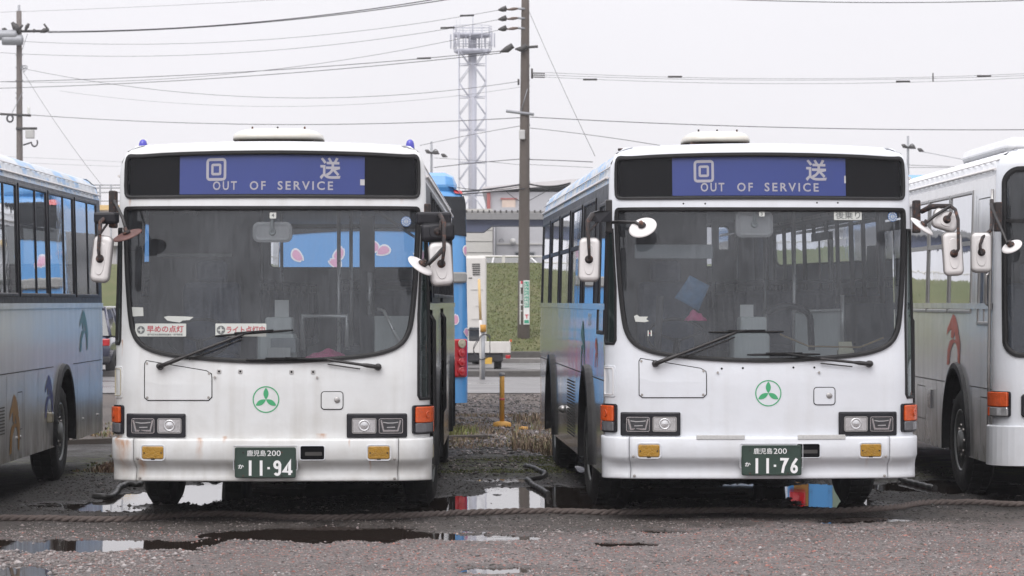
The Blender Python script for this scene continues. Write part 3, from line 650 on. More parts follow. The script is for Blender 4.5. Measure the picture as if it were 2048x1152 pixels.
def front_fittings(root, B, wsS, dsS, ws_in, ds_in, num, C):
    B.ring('windscreen_gasket', wsS, .034, .0, .014, 'rubber', root)
    B.sheet('windscreen', offset_poly(wsS, -.02), (), 'windscreen_glass', root, off=-.006, grid=(.09, .09))
    sg = bpy.data.objects.new('destination_sign', None); link(sg, root)
    B.ring('sign_gasket', dsS, .024, .0, .012, 'rubber', sg)
    B.sheet('sign_box', offset_poly(dsS, -.016), (), 'matt_black', sg, off=-.03, grid=(.1, .1))
    x0, z1 = U(357, 318) if C == 'B' else U(542+(1343-1519.5)*1.021, 318); x1, z0 = U(728, 390) if C == 'B' else U(542+(1690-1519.5)*1.021, 390)
    B.panel('scroll', B.sx(x0), B.sx(x1), z0, z1, (), 'scroll_blue', sg, off=-.024, grid=(.1, .1))
    def T(body, a, b, bold=.0, name='sign_lettering', m='scroll_letter', off=-.021, par=sg, k=1.0):
        (xa, zb), (xb, za) = U(*a), U(*b); return B.decal(name, fit(text2d(body, 1, bold), xa, xb, za, zb), m, par, off)
    if C == 'B': q = lambda x: x
    else: q = lambda x: 542+(x-1519.5)*1.021
    a = 410 if C == 'B' else 1385; cy = 0
    xa, za = U(q(a)+3, 327); xb, zb = U(q(a+41)-3, 363)      # 回 drawn as two nested rounded squares, as on the scroll
    m1 = []
    for (i, wd, rr) in ((0, .02, .018), (.038, .018, .006)):
        pl = rrect(xa+i, xb-i, zb+i, za-i, rr); m1.append(stroke([pl+[pl[0]]], wd))
    v = m1[0][0]+m1[1][0]; f = m1[0][1]+[tuple(j+len(m1[0][0]) for j in t) for t in m1[1][1]]
    B.decal('sign_lettering', (v, f), 'scroll_letter', sg, -.021)
    a0, a1 = (638, 680) if C == 'B' else (1609, 1652); T('送', (q(a0), 323), (q(a1), 363), .022)
    a0, a1 = (423, 665) if C == 'B' else (1398, 1639); k0_ = q(a0)
    for wd_, u0, u1 in (('OUT', 1, 49), ('OF', 75, 107), ('SERVICE', 131, 242)):
        (xa, zb), (xb, za) = U(k0_+u0, 366.5), U(k0_+u1, 382.5); B.decal('sign_lettering', fit(text2d(wd_, 1, .018, space=1.35), xa, xb, za, zb), 'scroll_letter', sg, -.021)
    if C == 'B': B.slab('scroll_tab', toS(B, urect((719, 362), (728, 373), .002)), -.023, -.021, 'paper', sg)
    else: B.slab('scroll_tab', toS(B, urect((q(1687), 352), (q(1690), 366), .001)), -.023, -.021, 'paper', sg)
    B.sheet('sign_cover', offset_poly(dsS, -.02), (), 'clear_cover', sg, off=-.004, grid=(.1, .1))
    # bumper: a rolled section carried round the corners, in three lengths
    prof = [(.685, -.02), (.688, .026), (.683, .044), (.67, .05), (.535, .05), (.512, .042), (.485, .012), (.458, -.012), (.43, -.018), (.39, -.008), (.366, .0), (.356, -.004), (.353, -.012), (.353, -.05)]
    sE = B.s_c+.10
    xl, _ = U(273, 900); xr, _ = U(797, 900); sl, sr = B.sx(xl), B.sx(xr)
    for nm, a, b in (('bumper_end', -sE, sl-.0025), ('bumper', sl+.0025, sr-.0025), ('bumper_end', sr+.0025, sE)):
        n = max(8, int((b-a)/.03)); qs = np.linspace(a, b, n+1); vs = []; k = len(prof)
        for s_ in qs:
            e = min(1, max(0, (sE-abs(s_)-.05)/.30)); e = e*e*(3-2*e)
            for z, o in prof:
                oo = (o if z > .53 or z < .353 else o+(1-e)*(.03-o))*(.42+.58*e)
                vs.append(B.P(s_, z, oo+.004))
        fs = [(i*k+j, (i+1)*k+j, (i+1)*k+j+1, i*k+j+1) for i in range(n) for j in range(k-1)]+[tuple(range(k)), tuple(range(n*k, n*k+k))[::-1]]
        mb = MB(); mb.add(vs, fs, True); mb.sm[-1] = mb.sm[-2] = False; mb.build(nm, 'bus_paint_aged' if C == 'B' else 'bus_paint_clean', root)
    boff = .055
    for x, z in (U(280, 916), U(281, 956), U(789, 917), U(790, 957)):
        mb = MB()
        n_ = B.Nrm(B.sx(x), z); c = B.P(B.sx(x), z, boff if z > .5 else .004); k0 = len(mb.v); mb.lathe([(.011, -.005), (.011, .004), (.006, .008)], (0, 0, 0), n=8); xform(mb, k0, frame_to(c, n_))
        mb.build('bumper_bolt', 'bolt_metal', root)
    # lamps
    for side in (-1, 1):
        px0, px1 = (255, 373) if side < 0 else (695, 814); y0, y1 = (827, 875)
        pl = toS(B, urect((px0, y0), (px1, y1), .012))
        bz = B.slab('headlamp_unit', pl, 0, .022, 'black_plastic', root, bev=.012)
        lens = ((267, 311, 'lens_dark'), (318, 365, 'lens_clear')) if side < 0 else ((706, 753, 'lens_clear'), (759, 805, 'lens_dark'))
        for a, b, m in lens:
            pp = toS(B, urect((a, 837), (b, 866), .012)); B.ring('lamp_rim', pp, .006, .004, .028, 'chrome' if m == 'lens_dark' else 'silver_frame', bz, base=.02)
            B.slab('headlamp_lens', offset_poly(pp, -.006), .018, .026, m, bz)
            cx = (a+b)/2
            if m == 'lens_clear':
                x, z = U(cx, 851); c = B.P(B.sx(x), z, .026); mb = MB(); mb.lathe([(.046, 0), (.045, .003), (.036, .003), (.034, .001), (.028, .003), (0, .005)], (0, 0, 0), n=24); xform(mb, 0, frame_to(c, B.Nrm(B.sx(x), z))); mb.build('bulb_shield', 'lens_clear', bz)
            else:
                x, z = U(cx, 851); pts = [(x-.074, z+.042), (x-.055, z-.040), (x+.055, z-.040), (x+.074, z+.042)]; B.decal('reflector_edge', stroke([pts], .013), 'chrome', bz, .0275)
                B.decal('reflector_edge', stroke([[(x-.058, z+.026), (x-.02, z+.020), (x+.018, z+.021), (x+.058, z+.026)], [(x-.03, z-.014), (x+.034, z-.012)]], .007), 'lens_clear', bz, .0275)
        # corner turn lamp, amber over smoke
        xa, zt = U(240 if side < 0 else 829, 814); _, zm = U(240, 846); _, zb_ = U(240, 866)
        s0 = B.sx(abs(xa) if abs(xa) < 1.17 else 1.165); s1 = B.s_c+.015
        tl = B.slab('turn_lamp_housing', [(side*q_[0], q_[1]) for q_ in rrect(s0-.02, s1+.005, zb_-.012, zt+.012, .02)], -.01, .02, 'black_plastic', root)
        B.slab('turn_lens', [(side*q_[0], q_[1]) for q_ in rrect(s0, s1, zm, zt, .012)], .012, .036, 'lamp_orange', tl, bev=.007)
        B.slab('sidelight_lens', [(side*q_[0], q_[1]) for q_ in rrect(s0, s1-.03, zb_, zm-.003, .012)], .012, .032, 'lamp_smoke', tl, bev=.007)
        B.slab('sidelight_edge', [(side*q_[0], q_[1]) for q_ in rrect(s1-.028, s1, zb_, zm-.003, .006)], .012, .034, 'lamp_orange', tl, bev=.004)
        x, z = U(230 if side < 0 else 842, 830); c = B.P(side*(s0+s1)/2-side*.02, (zm+zt)/2, .035); mb = MB(); mb.lathe([(.03, 0), (.028, .004), (.022, .004), (.018, 0)], (0, 0, 0), n=20); xform(mb, 0, frame_to(c, B.Nrm(side*(s0+s1)/2, z))); mb.build('lens_ring', 'lamp_orange', tl)
        # fog lamp
        a, b = (289, 331) if side < 0 else (737, 779); pp = toS(B, urect((a, 892), (b, 917), .014)); 
        B.ring('fog_lamp_recess', offset_poly(pp, .012), .010, .003, .061, 'bus_paint_clean', root, base=.05)
        fl = B.slab('fog_lamp', pp, .05, .063, 'fog_amber', root, bev=.006); pc = offset_poly(pp, -.003)
        B.bolts('lens_screw', [(U(a+4, 905)), (U(b-4, 905))], .006, 'chassis_black', fl, h=.066)
        x, z = U((a+b)/2, 917.5); B.slab('lens_tab', toS(B, rrect(x-.015, x+.015, z-.006, z+.004, .003)), .05, .062, 'black_plastic', fl)
        sa, sb = B.sx(1.175), B.s_c-.012; zt = U(0, 890)[1]; z_ = U(0, 918)[1]
        if C == 'B': B.slab('corner_marker', [(side*q_[0], q_[1]) for q_ in rrect(sa+.0, sb, z_, zt, .02)], .012, .034, 'lamp_cream', root, bev=.006)
    # plate
    pl = bpy.data.objects.new('number_plate', None); link(pl, root); xo = -8 if C == 'B' else 14.5*1.021-1.0
    px = lambda x: XC+(x-533.5)+xo+0
    zt = U(0, 893)[1]; zb_ = U(0, 954)[1]; xa = U(px(473), 900)[0]; xb = U(px(594), 900)[0]
    B.ring('plate_surround', toS(B, rrect(xa-.012, xb+.012, zb_+.06, zt+.012, .008)), .004, .002, .060, 'bus_paint_clean', pl, base=.05)
    B.slab('plate', toS(B, rrect(xa, xb, zb_, zt, .014)), .052, .062, 'plate_green', pl, bev=.003)
    B.ring('plate_rim', toS(B, rrect(xa+.008, xb-.008, zb_+.008, zt-.010, .012)), .0025, .0025, .066, 'plate_green', pl, base=.06)
    pw, ph = xb-xa, zt-zb_; fx = lambda t: xa+pw*t; fz = lambda t: zt-ph*t
    po = .0645
    B.decal('plate_lettering', fit(text2d('鹿児島', 1, .004), fx(.200), fx(.510), fz(.292), fz(.095)), 'plate_white', pl, po)
    B.decal('plate_lettering', fit(text2d('200', 1, .0), fx(.532), fx(.752), fz(.285), fz(.105)), 'plate_white', pl, po)
    B.decal('plate_lettering', fit(text2d('か', 1, .02), fx(.055), fx(.148), fz(.70), fz(.56)), 'plate_white', pl, po)
    cells = [('1', .16, .345), ('1', .34, .525), ('-', .505, .605), (num[0], .60, .79), (num[1], .78, .97)]
    for ch, c0, c1 in cells:
        v = []; f = []
        for p in plate_number(ch, 1, 1):
            a, b = stroke([[(fx(c0+(c1-c0)*x), fz(.93-.50*z)) for x, z in p]], .021 if ch != '-' else .017); k = len(v); v += a; f += [tuple(i+k for i in t) for t in b]
        B.decal('plate_lettering', (v, f), 'plate_white', pl, po)
    B.bolts('plate_bolt', [(fx(.14), fz(.17)), (fx(.77), fz(.17)), (fx(.14), fz(.93)), (fx(.77), fz(.93))], .007, 'rusty_steel', pl, h=.068)
    # vent slot in the bumper
    xo2 = 0 if C == 'B' else 3.0
    pp = toS(B, urect((603+xo2, 891), (651+xo2, 919), .016)); B.ring('vent_slot_lip', pp, .003, .006, .060, 'bus_paint_clean', root, base=.05); B.slab('vent_slot', pp, .04, .0555, 'matt_black', root)
    xm, zm = U(628+xo2, 908); B.slab('vent_slot_bar', toS(B, rrect(xm-.06, xm+.07, zm-.01, zm+.018, .006)), .05, .0575, 'seam_dark', root)
    # hatches, emblem, studs
    qc = (lambda x: x) if C == 'B' else (lambda x: 542+(x-1519.5)*1.021)
    yv = 0 if C == 'B' else -3
    pt = [U(qx, qy+yv) for qx, qy in (((294, 722), (414, 742), (424, 748), (425, 756), (425, 794), (419, 800), (297, 800), (291, 795), (291, 727)))]
    pt = pt[::-1]; ps = toS(B, pt); h = B.slab('access_hatch', ps, 0, .004, 'bus_paint_aged' if C == 'B' else 'bus_paint_clean', root, bev=.002); B.ring('hatch_seam', offset_poly(ps, .003), .003, .003, .0045, 'matt_black', h, base=-.001)
    B.bolts('hatch_screw', [U(295, 727+yv), U(420, 747+yv), U(296, 795+yv), U(419, 795+yv)], .010, 'bolt_metal', h, h=.008)
    pp = toS(B, urect((645, 784+yv*2), (687, 818+yv*2), .022)); h = B.slab('lock_flap', pp, 0, .004, 'bus_paint_aged' if C == 'B' else 'bus_paint_clean', root, bev=.002); B.ring('hatch_seam', offset_poly(pp, .003), .003, .003, .0045, 'matt_black', h, base=-.001)
    x, z = U(676, 800+yv*2); c = B.P(B.sx(x), z, .003); mb = MB(); mb.lathe([(.024, 0), (.023, .006), (.016, .009), (.0, .009)], (0, 0, 0), n=20); mb.box(-.014, .014, -.004, .004, .009, .014); xform(mb, 0, frame_to(c, B.Nrm(B.sx(x), z), roll=.3)); mb.build('lock_knob', 'silver_frame', h)
    x, z = U(534, 799) if C == 'B' else U(qc(1528.5), 792-602+602-3); B.decal('round_emblem', tri_emblem(x, z, .105), 'logo_green', root, .0022)
    st = [(440, 743), (482.6, 743), (585, 744), (628, 744)] if C == 'B' else [(qc(1436), 739), (qc(1478), 738), (qc(1579), 737), (qc(1621), 737)]
    if C == 'B':
        h = None
        for a, b in st: x, z = U(a, b); h = B.slab('stud_plate', toS(B, rrect(x-.017, x+.017, z-.017, z+.017, .008)), 0, .005, 'silver_frame', root, bev=.002)
    B.bolts('fixing_hole', [U(*p) for p in st], .0085, 'matt_black', root, h=.0075 if C == 'B' else .002)
    st = [(431.6, 754.5), (636, 755)] if C == 'B' else [(qc(1428), 747), (qc(1630), 747)]
    B.bolts('washer_jet', [U(*p) for p in st], .009, 'bolt_metal', root, h=.014)
    if C == 'C': B.bolts('fixing_hole', [U(qc(1364), 405), U(qc(1407), 405), U(qc(1630), 403), U(qc(1672), 403)], .007, 'matt_black', root, h=.002)
    for a, b in (((442, 470), (0, 0)),): pass
    if C == 'C':
        for a, b in ((1385, 1480), (1585, 1680)):
            pp = toS(B, urect((qc(a), 873), (qc(b), 882), .004)); B.slab('grip_step', pp, .052, .060, 'step_grip', root, bev=.003)
            xa_, zb2 = U(qc(a), 876)
    # small hatch on the left corner
    zt = U(0, 733)[1]; zb_ = U(0, 797)[1]; s0, s1 = B.sx(1.165), B.s_c+.0
    h = B.slab('corner_hatch', [(-q_[0], q_[1]) for q_ in rrect(s0, s1, zb_, zt, .015)], 0, .006, 'bus_paint_aged' if C == 'B' else 'bus_paint_clean', root, bev=.003)
    B.ring('hatch_seam', [(-q_[0], q_[1]) for q_ in rrect(s0+.02, s1-.03, zb_+.02, zt-.02, .015)][::-1], .003, .003, .010, 'mirror_shell' if C == 'C' else 'lamp_cream', h, base=.004)
    # wipers
    for piv, elb, b0, b1 in (((322, 733), (490, 668), (432, 672), (588, 660)), ((757, 734), (655, 719), (494, 720), (652, 718))):
        if C == 'C':
            dd = 0
            piv = (piv[0]+1, piv[1]-4); elb = (elb[0]-3, elb[1]-3) if piv[0] < 500 else elb; b0 = (b0[0]-1, b0[1]-7) if piv[0] < 500 else (b0[0]+14, b0[1]-9); b1 = (b1[0]-5, b1[1]+4) if piv[0] < 500 else (b1[0]+5, b1[1]-8)
        wp = bpy.data.objects.new('wiper', None); link(wp, root); S3 = lambda p, o: B.P(B.sx(U(*p)[0]), U(*p)[1], o)
        c = S3(piv, 0); nn = B.Nrm(B.sx(U(*piv)[0]), U(*piv)[1]); mb = MB(); mb.lathe([(.028, 0), (.028, .012), (.024, .02), (.024, .05), (.018, .058), (0, .058)], (0, 0, 0), n=16); xform(mb, 0, frame_to(c, nn)); mb.build('wiper_pivot', 'arm_black', wp)
        n = 10; pts = [S3((piv[0]+(elb[0]-piv[0])*t, piv[1]+(elb[1]-piv[1])*t), .045+.01*math.sin(PI*t)) for t in np.linspace(0, 1, n)]; mb = MB(); mb.tube(pts, [.017]*3+[.011]*(n-3), 8)
        pts2 = [S3((piv[0]+(elb[0]-piv[0])*t, piv[1]+9+(elb[1]-piv[1])*t), .03) for t in np.linspace(.35, .98, 6)]; mb.tube(pts2, .005, 6); mb.build('wiper_arm', 'arm_black', wp)
        n = 12; pts = [S3((b0[0]+(b1[0]-b0[0])*t, b0[1]+(b1[1]-b0[1])*t), .022) for t in np.linspace(0, 1, n)]; mb = MB(); mb.tube(pts, [.005]+[.009]*(n-2)+[.005], 6)
        mb.tube([S3((b0[0]+(b1[0]-b0[0])*t, b0[1]+(b1[1]-b0[1])*t-3), .04) for t in (.25, .5, .75)], .006, 6); mb.tube([S3(elb, .05), S3(((b0[0]+b1[0])/2, (b0[1]+b1[1])/2-3), .04)], .009, 6); mb.build('wiper_blade', 'rubber', wp)

SKIP_FRONT_TEXT = False
def ML(px, py, y=-.25, cx=XC):
    D = D0+y; return Vector(((px-cx)/F*D, y, EYE-(py-HZ)/F*D)) if False else Vector((((px-1024)/F*D)-((cx-1024)/F*D0), y, EYE-(py-HZ)/F*D))
def quarter(B, side, zt, zb_, xt=1.182, xb=1.150):
    s1 = B.s_c-.012; p = [(B.sx(xb), zb_+.03), (B.sx(xb)+.02, zb_), (s1-.02, zb_), (s1, zb_+.03), (s1, zt), (B.sx(xt), zt), (B.sx(xb), (zt+zb_)/2)]
    if side < 0: p = [(-a, b) for a, b in p][::-1]
    return p
def put(root, x, y, rz): root.location = (x, y, 0); root.rotation_euler = (0, 0, rz)
def sticker(B, root, name, p0, p1, m='sticker_white', off=-.002, cx=None):
    pl = toS(B, urect(p0, p1, .006)); return B.slab(name, pl, off-.001, off+.001, m, root)

# ---- B: the left of the two white buses
BB = Body(L=11.6)
busB = empty('city_bus', (0, 0, 0), 'older white city bus with two blue roof beacons and green plate 11-94', 'bus', 'white city buses parked in a row')
wsS, dsS, wi, di = std_front(busB, BB, None, 'B')
qR = quarter(BB, 1, 2.33, .99); qL = quarter(BB, -1, 2.33, 1.42, 1.19, 1.185)
bus_shell(busB, BB, 'bus_paint_aged', 'steel_side_grey', 'bus_paint_roof', {
    1: dict(win=std_windows(11.6, 1.75), arch=[(2.55, .60, 1.12), (8.9, .60, 1.12)], doors=[(.36, 1.42), (4.3, 5.5)], seams=[[(1.45, 1.12), (1.95, 1.12)], [(3.2, 1.12), (4.3, 1.12)], [(5.5, 1.12), (8.25, 1.12)]]),
    -1: dict(glass='side_glass_dark', win=std_windows(11.6, 1.75), arch=[(2.3, .60, 1.12), (8.9, .60, 1.12)], seams=[[(.3, 1.12), (1.7, 1.12)], [(2.9, 1.12), (8.3, 1.12)]])},
    front_holes=[offset_poly(wsS, -.012), offset_poly(dsS, -.008)], quarter_polys=[qR, qL])
front_fittings(busB, BB, wsS, dsS, wi, di, '94', 'B')
# ---- C: the right one
BC = Body(L=10.4)
busC = empty('city_bus', (0, 0, 0), 'cleaner white city bus with green plate 11-76 and no roof beacons', 'bus', 'white city buses parked in a row')
wsS, dsS, wi, di = std_front(busC, BC, None, 'C')
qR = quarter(BC, 1, 2.33, .99); qL = quarter(BC, -1, 2.33, 1.42, 1.185, 1.16)
bus_shell(busC, BC, 'bus_paint_clean', 'steel_side_blue', 'fascia_patched', {
    -1: dict(win=[(.42, 1.15, 1.5, 2.55, [], [])]+std_windows(10.4, 1.5, 1.75, 1.70, 2.62, gap=.30, mull=0, rails=(2.25,)), arch=[(2.42, .62, 1.14), (7.95, .62, 1.14)], seams=[[(.3, 1.12), (1.78, 1.12)], [(3.06, 1.12), (7.3, 1.12)], [(8.6, 1.12), (10.2, 1.12)], [(1.4, .45), (1.4, 1.12)], [(3.9, .4), (3.9, 1.12)], [(5.4, .4), (5.4, 1.12)], [(9.2, .4), (9.2, 1.74)]]),
    1: dict(win=std_windows(10.4, 1.75), arch=[(2.42, .62, 1.14), (7.95, .62, 1.14)], doors=[(.36, 1.42), (4.4, 5.6)])},
    front_holes=[offset_poly(wsS, -.012), offset_poly(dsS, -.008)], quarter_polys=[qR, qL])
front_fittings(busC, BC, wsS, dsS, wi, di, '76', 'C')
put(busC, 1.990, 22.92, .042)
for root, B, hub in ((busB, BB, (2.4, 8.9)), (busC, BC, (2.42, 7.95))):
    interior(root, B, B.L)
    for side in (-1, 1):
        make_wheel(root, side*1.09, hub[0] if not (root is busB and side > 0) else 2.5, side, rz=(-.05 if root is busB else .04), front=True)
        make_wheel(root, side*1.08, hub[1], side, front=False)
put(busB, (XC-1024)/F*D0-.008, D0, .002)
# grilles, markers, emblems on the long silver side of the right bus
for i in range(14): 
    z = .50+.035*i
BC.groove('side_grille', [[(BC.sy(4.05, -1), .5+.028*i), (BC.sy(5.2, -1), .5+.028*i)] for i in range(19)], .013, 'seam_dark', busC, off=.004)
for y in (5.6,): 
    c = BC.P(BC.sy(y, -1), .70, 0); mb = MB(); mb.lathe([(.035, 0), (.04, .02), (.028, .05), (.012, .065), (0, .07)], (0, 0, 0), n=14); xform(mb, 0, frame_to(c, (-1, 0, 0))); mb.build('side_marker', 'silver_frame', busC)
BC.decal('palm_emblem', palm_shape(2.95, 1.15, .5, .44, True), 'palm_teal', busC, .004, front=False, side=-1)
BC.decal('palm_emblem', palm_shape(1.25, 1.20, .3, .26, True), 'palm_red', busC, .004, front=False, side=-1)
BC.decal('round_mark', stroke([arc(2.0+.12*i, 1.60, .045, 0, 360, 16) for i in range(3)], .02), 'sticker_white', busC, .004, front=False, side=-1)
# roof hatches and beacons
def dome(parent, x, y, w_, d, zb_, h, base=True, lip=True):
    n = 32; mb = MB(); prof = [(.93, 0), (1, .01), (1.0, .035), (.97, .06), (.86, .78*h), (.7, .93*h), (.4, h), (0, h*1.01)]; vs = []; fs = []
    for r_, z in prof:
        for k in range(n):
            a = 2*PI*k/n; cx = math.copysign(abs(math.cos(a))**.55, math.cos(a)); cy = math.copysign(abs(math.sin(a))**.55, math.sin(a)); vs.append((x+cx*r_*w_/2, y+cy*r_*d/2, zb_+z))
    for i in range(len(prof)-1):
        for k in range(n): fs.append((i*n+k, i*n+(k+1) % n, (i+1)*n+(k+1) % n, (i+1)*n+k))
    mb.add(vs, fs, True); mb.f.append(tuple(range(n))); mb.sm.append(False); o = mb.build('roof_vent_cover', 'roof_unit_paint', parent)
    mb = MB(); mb.box(x-w_*.44, x+w_*.44, y-d*.42, y+d*.42, 2.98, zb_+.005, bev=.02); mb.build('vent_base', 'rusty_steel', o)
    mb = MB()
    for t in (-.28, .0, .3): k0 = len(mb.v); mb.lathe([(.008, 0), (.008, .02), (0, .024)], (x+w_*t, y-d*.2, zb_+h*.93), n=6)
    mb.build('vent_screw', 'rusty_steel', o)
dome(busB, -.085, 2.0, .76, .8, 3.105, .11)
dome(busC, -.095, 2.6, .58, .8, 3.135, .11)
for px in (278, 816):
    x = U(px, 290)[0]; mb = MB(); mb.lathe([(.036, -.015), (.036, 0), (.033, .03), (.026, .05), (.012, .062), (0, .064)], (x, .40, 2.978), n=16); mb.build('roof_beacon', 'beacon_blue', busB)
for px in (1247, 1778):
    x = U(542+(px-1519.5)*1.02, 290)[0]; mb = MB(); mb.box(x-.03, x+.03, .38, .42, 2.965, 2.985, bev=.004); mb.build('beacon_bracket', 'rusty_steel', busC)
# left bus mirrors
nb = (0, -1, .12)
mk = lambda *p: ML(*p)
br = MB(); br.box(-1.255, -1.20, -.02, .12, 2.33, 2.62, bev=.01); br.build('mirror_bracket', 'rusty_steel', busB)
rect_mirror(busB, mk(205, 518, -.2), .15, .355, (-.25, -1, .05), -.10, 'mirror_shell', [([(-1.22, .02, 2.38), mk(212, 436, -.1), mk(203, 443, -.2), mk(199, 500, -.25), mk(201, 520, -.26)], [.026, .024, .016, .013, .012]), ([mk(222, 440, -.05), mk(201, 470, -.24)], .009)])
mb = MB(); mb.box(-.10, .085, -.045, .045, -.05, .05, bev=.02); xform(mb, 0, frame_to(mk(217, 436, -.1), (-.3, -1, 0))); mb.build('arm_cover', 'black_plastic', busB)
round_mirror(busB, mk(257, 470, -.28), (-.31, -.3, .90), .118, 'mirror_shell_rusty', [(-1.215, .03, 2.52), mk(231, 402, -.08), mk(247, 435, -.2), mk(256, 466, -.28)])
mb = MB(); mb.lathe([(.088, 0), (.08, .02), (0, .03)], (0, 0, 0), n=28); xform(mb, 0, frame_to(ML(270, 481, .26), (0, -1, .1))); mb.build('sun_visor_disc', 'interior_dark', busB)
# right-hand side
br = MB(); br.box(1.20, 1.25, .0, .12, 2.30, 2.52, bev=.01); br.build('mirror_bracket', 'rusty_steel', busB)
mb = MB(); mb.box(-.14, .13, -.05, .05, -.05, .05, bev=.02); xform(mb, 0, frame_to(mk(870, 437, -.1), (.2, -1, 0))); mb.build('arm_cover', 'black_plastic', busB)
rect_mirror(busB, mk(884, 528, -.22), .17, .33, (.1, -1, .05), .07, 'mirror_shell', [([mk(882, 430, -.15), mk(890, 445, -.25), mk(890, 500, -.3), mk(886, 530, -.3)], [.02, .018, .014, .012]), ([mk(889, 500, -.3), mk(858, 530, -.30)], .013)])
rect_mirror(busB, mk(877, 464, -.18), .25, .135, (.1, -1, .1), .06, 'black_plastic', [([mk(884, 440, -.2), mk(882, 462, -.26)], .012)], r=.03)
round_mirror(busB, mk(843, 531, -.3), (.56, -.35, .75), .112, 'mirror_shell', [mk(888, 496, -.3), mk(862, 524, -.31), mk(849, 533, -.3)])
# right bus mirrors (in its own frame)
mc = lambda px, py, y=-.25: ML(542+(px-1519.5)*1.021, HZ+(py-HZ)*1.021, y)
for sgn in (-1, 1): br = MB(); br.box(min(sgn*1.2, sgn*1.25), max(sgn*1.2, sgn*1.25), .0, .12, 2.30, 2.56, bev=.01); br.build('mirror_bracket', 'rusty_steel' if sgn > 0 else 'arm_black', busC)
mb = MB(); mb.add([mc(1163, 442, -.12), mc(1172, 427, -.12), mc(1186, 423, -.12), mc(1213, 423, -.05), mc(1213, 445, -.05), mc(1186, 446, -.12), mc(1163, 442, -.04), mc(1172, 427, -.04), mc(1186, 423, -.04), mc(1213, 423, .03), mc(1213, 445, .03), mc(1186, 446, -.04)], [(0, 1, 2, 3, 4, 5), (6, 7, 8, 9, 10, 11)]+[(i, (i+1) % 6, 6+(i+1) % 6, 6+i) for i in range(6)]); mb.build('arm_cover', 'black_plastic', busC)
rect_mirror(busC, mc(1161, 520, -.2), .155, .335, (-.1, -1, .05), -.02, 'mirror_shell', [([mc(1172, 430, -.15), mc(1158, 445, -.2), mc(1157, 490, -.26), mc(1158, 520, -.27)], [.02, .018, .013, .011]), ([mc(1184, 446, -.1), mc(1160, 465, -.22)], .008)], r=.04)
round_mirror(busC, mc(1262, 456, -.3), (-.32, -.62, .71), .112, 'mirror_shell', [(-1.20, .04, 2.38), mc(1226, 445, -.1), mc(1250, 446, -.26), mc(1258, 452, -.31)])
rect_mirror(busC, mc(1887, 508, -.2), .15, .335, (.1, -1, .05), .05, 'mirror_shell', [([mc(1835, 424, 0), mc(1850, 414, -.08), mc(1884, 412, -.15), mc(1892, 420, -.2), mc(1895, 440, -.25), mc(1894, 498, -.28), mc(1888, 510, -.27)], [.02, .024, .016, .014, .014, .013, .012])], r=.04)
rect_mirror(busC, mc(1874, 441, -.16), .20, .15, (.2, -1, .15), -.30, 'mirror_shell', [([mc(1884, 427, -.18), mc(1876, 436, -.22)], .012)], r=.04)
round_mirror(busC, mc(1820, 453, -.3), (.56, -.30, .77), .108, 'mirror_shell', [mc(1884, 413, -.16), mc(1850, 432, -.22), mc(1823, 450, -.3)])
for px in (1257, 1781): pass
# cards and stickers stuck inside the screens
def lettered(B, root, body, p0, p1, m, bold=0., off=.0005, par=None):
    (xa, zb), (xb, za) = U(*p0), U(*p1); return B.decal('sticker_lettering', fit(text2d(body, 1, bold), xa, xb, za, zb), m, par or root, off)
s = sticker(BB, busB, 'warning_sticker', (270, 647), (373, 673)); lettered(BB, busB, '早めの点灯', (294, 651), (368, 665), 'sticker_red', .02, par=s); lettered(BB, busB, '鹿屋地区安全運転管理協議会・鹿屋警察署', (295, 667), (366, 671), 'sticker_grey', .01, par=s)
def star(B, root, px, py, r):
    x, z = U(px, py); n = 24; disc = [(x+r*math.cos(2*PI*i/n), z+r*math.sin(2*PI*i/n)) for i in range(n)]; st = []
    for i in range(8): q = r*(.92 if i % 2 == 0 else .28); st.append((x+q*math.cos(PI/4*i), z+q*math.sin(PI/4*i)))
    B.decal('sticker_disc', (disc, [tuple(range(n))]), 'sticker_grey', root, -.0005); B.decal('sticker_star', (st+[(x, z)], [(i, (i+1) % 8, 8) for i in range(8)]), 'sticker_white', root, .0005)
star(BB, s, 282, 660, .031)
s = sticker(BB, busB, 'warning_sticker', (432, 647), (534, 673)); lettered(BB, busB, 'ライト点灯中', (454, 652), (531, 667), 'sticker_red', .02, par=s); star(BB, s, 443, 660, .034)
s = sticker(BB, busB, 'number_sticker', (539, 425), (552, 437)); lettered(BB, busB, '4', (543, 427), (548, 434), 'sticker_grey', .02, par=s)
def rosette(B, root, px, py):
    x, z = U(px, py); o = B.decal('inspection_sticker', ([(x+.040*math.cos(2*PI*i/20), z+.040*math.sin(2*PI*i/20)) for i in range(20)], [tuple(range(20))]), 'sticker_blue', root, -.001)
    v = []; f = []
    for i in range(12):
        a = 2*PI*i/12; k = len(v); v += [(x+.030*math.cos(a)+.006*math.cos(t), z+.030*math.sin(a)+.006*math.sin(t)) for t in np.linspace(0, 2*PI, 6, endpoint=False)]; f.append(tuple(range(k, k+6)))
    k = len(v); v += [(x+.017*math.cos(t), z+.017*math.sin(t)) for t in np.linspace(0, 2*PI, 12, endpoint=False)]; f.append(tuple(range(k, k+12))); B.decal('sticker_dots', (v, f), 'sticker_white', o, .0005)
    tx = fit(text2d('5', 1, .02), x-.008, x+.008, z-.011, z+.011); B.decal('sticker_lettering', tx, 'sticker_blue', o, .0015)
rosette(BB, busB, 811, 443)
qc = lambda x: 542+(x-1519.5)*1.021
qz = lambda y: HZ+(y-HZ)*1.021
rosette(BC, busC, qc(1783), qz(434))
s = sticker(BC, busC, 'boarding_sign', (qc(1664), qz(420)), (qc(1720), qz(441))); lettered(BC, busC, '後乗り', (qc(1667), qz(423)), (qc(1717), qz(439)), 'sticker_grey', .008, par=s)
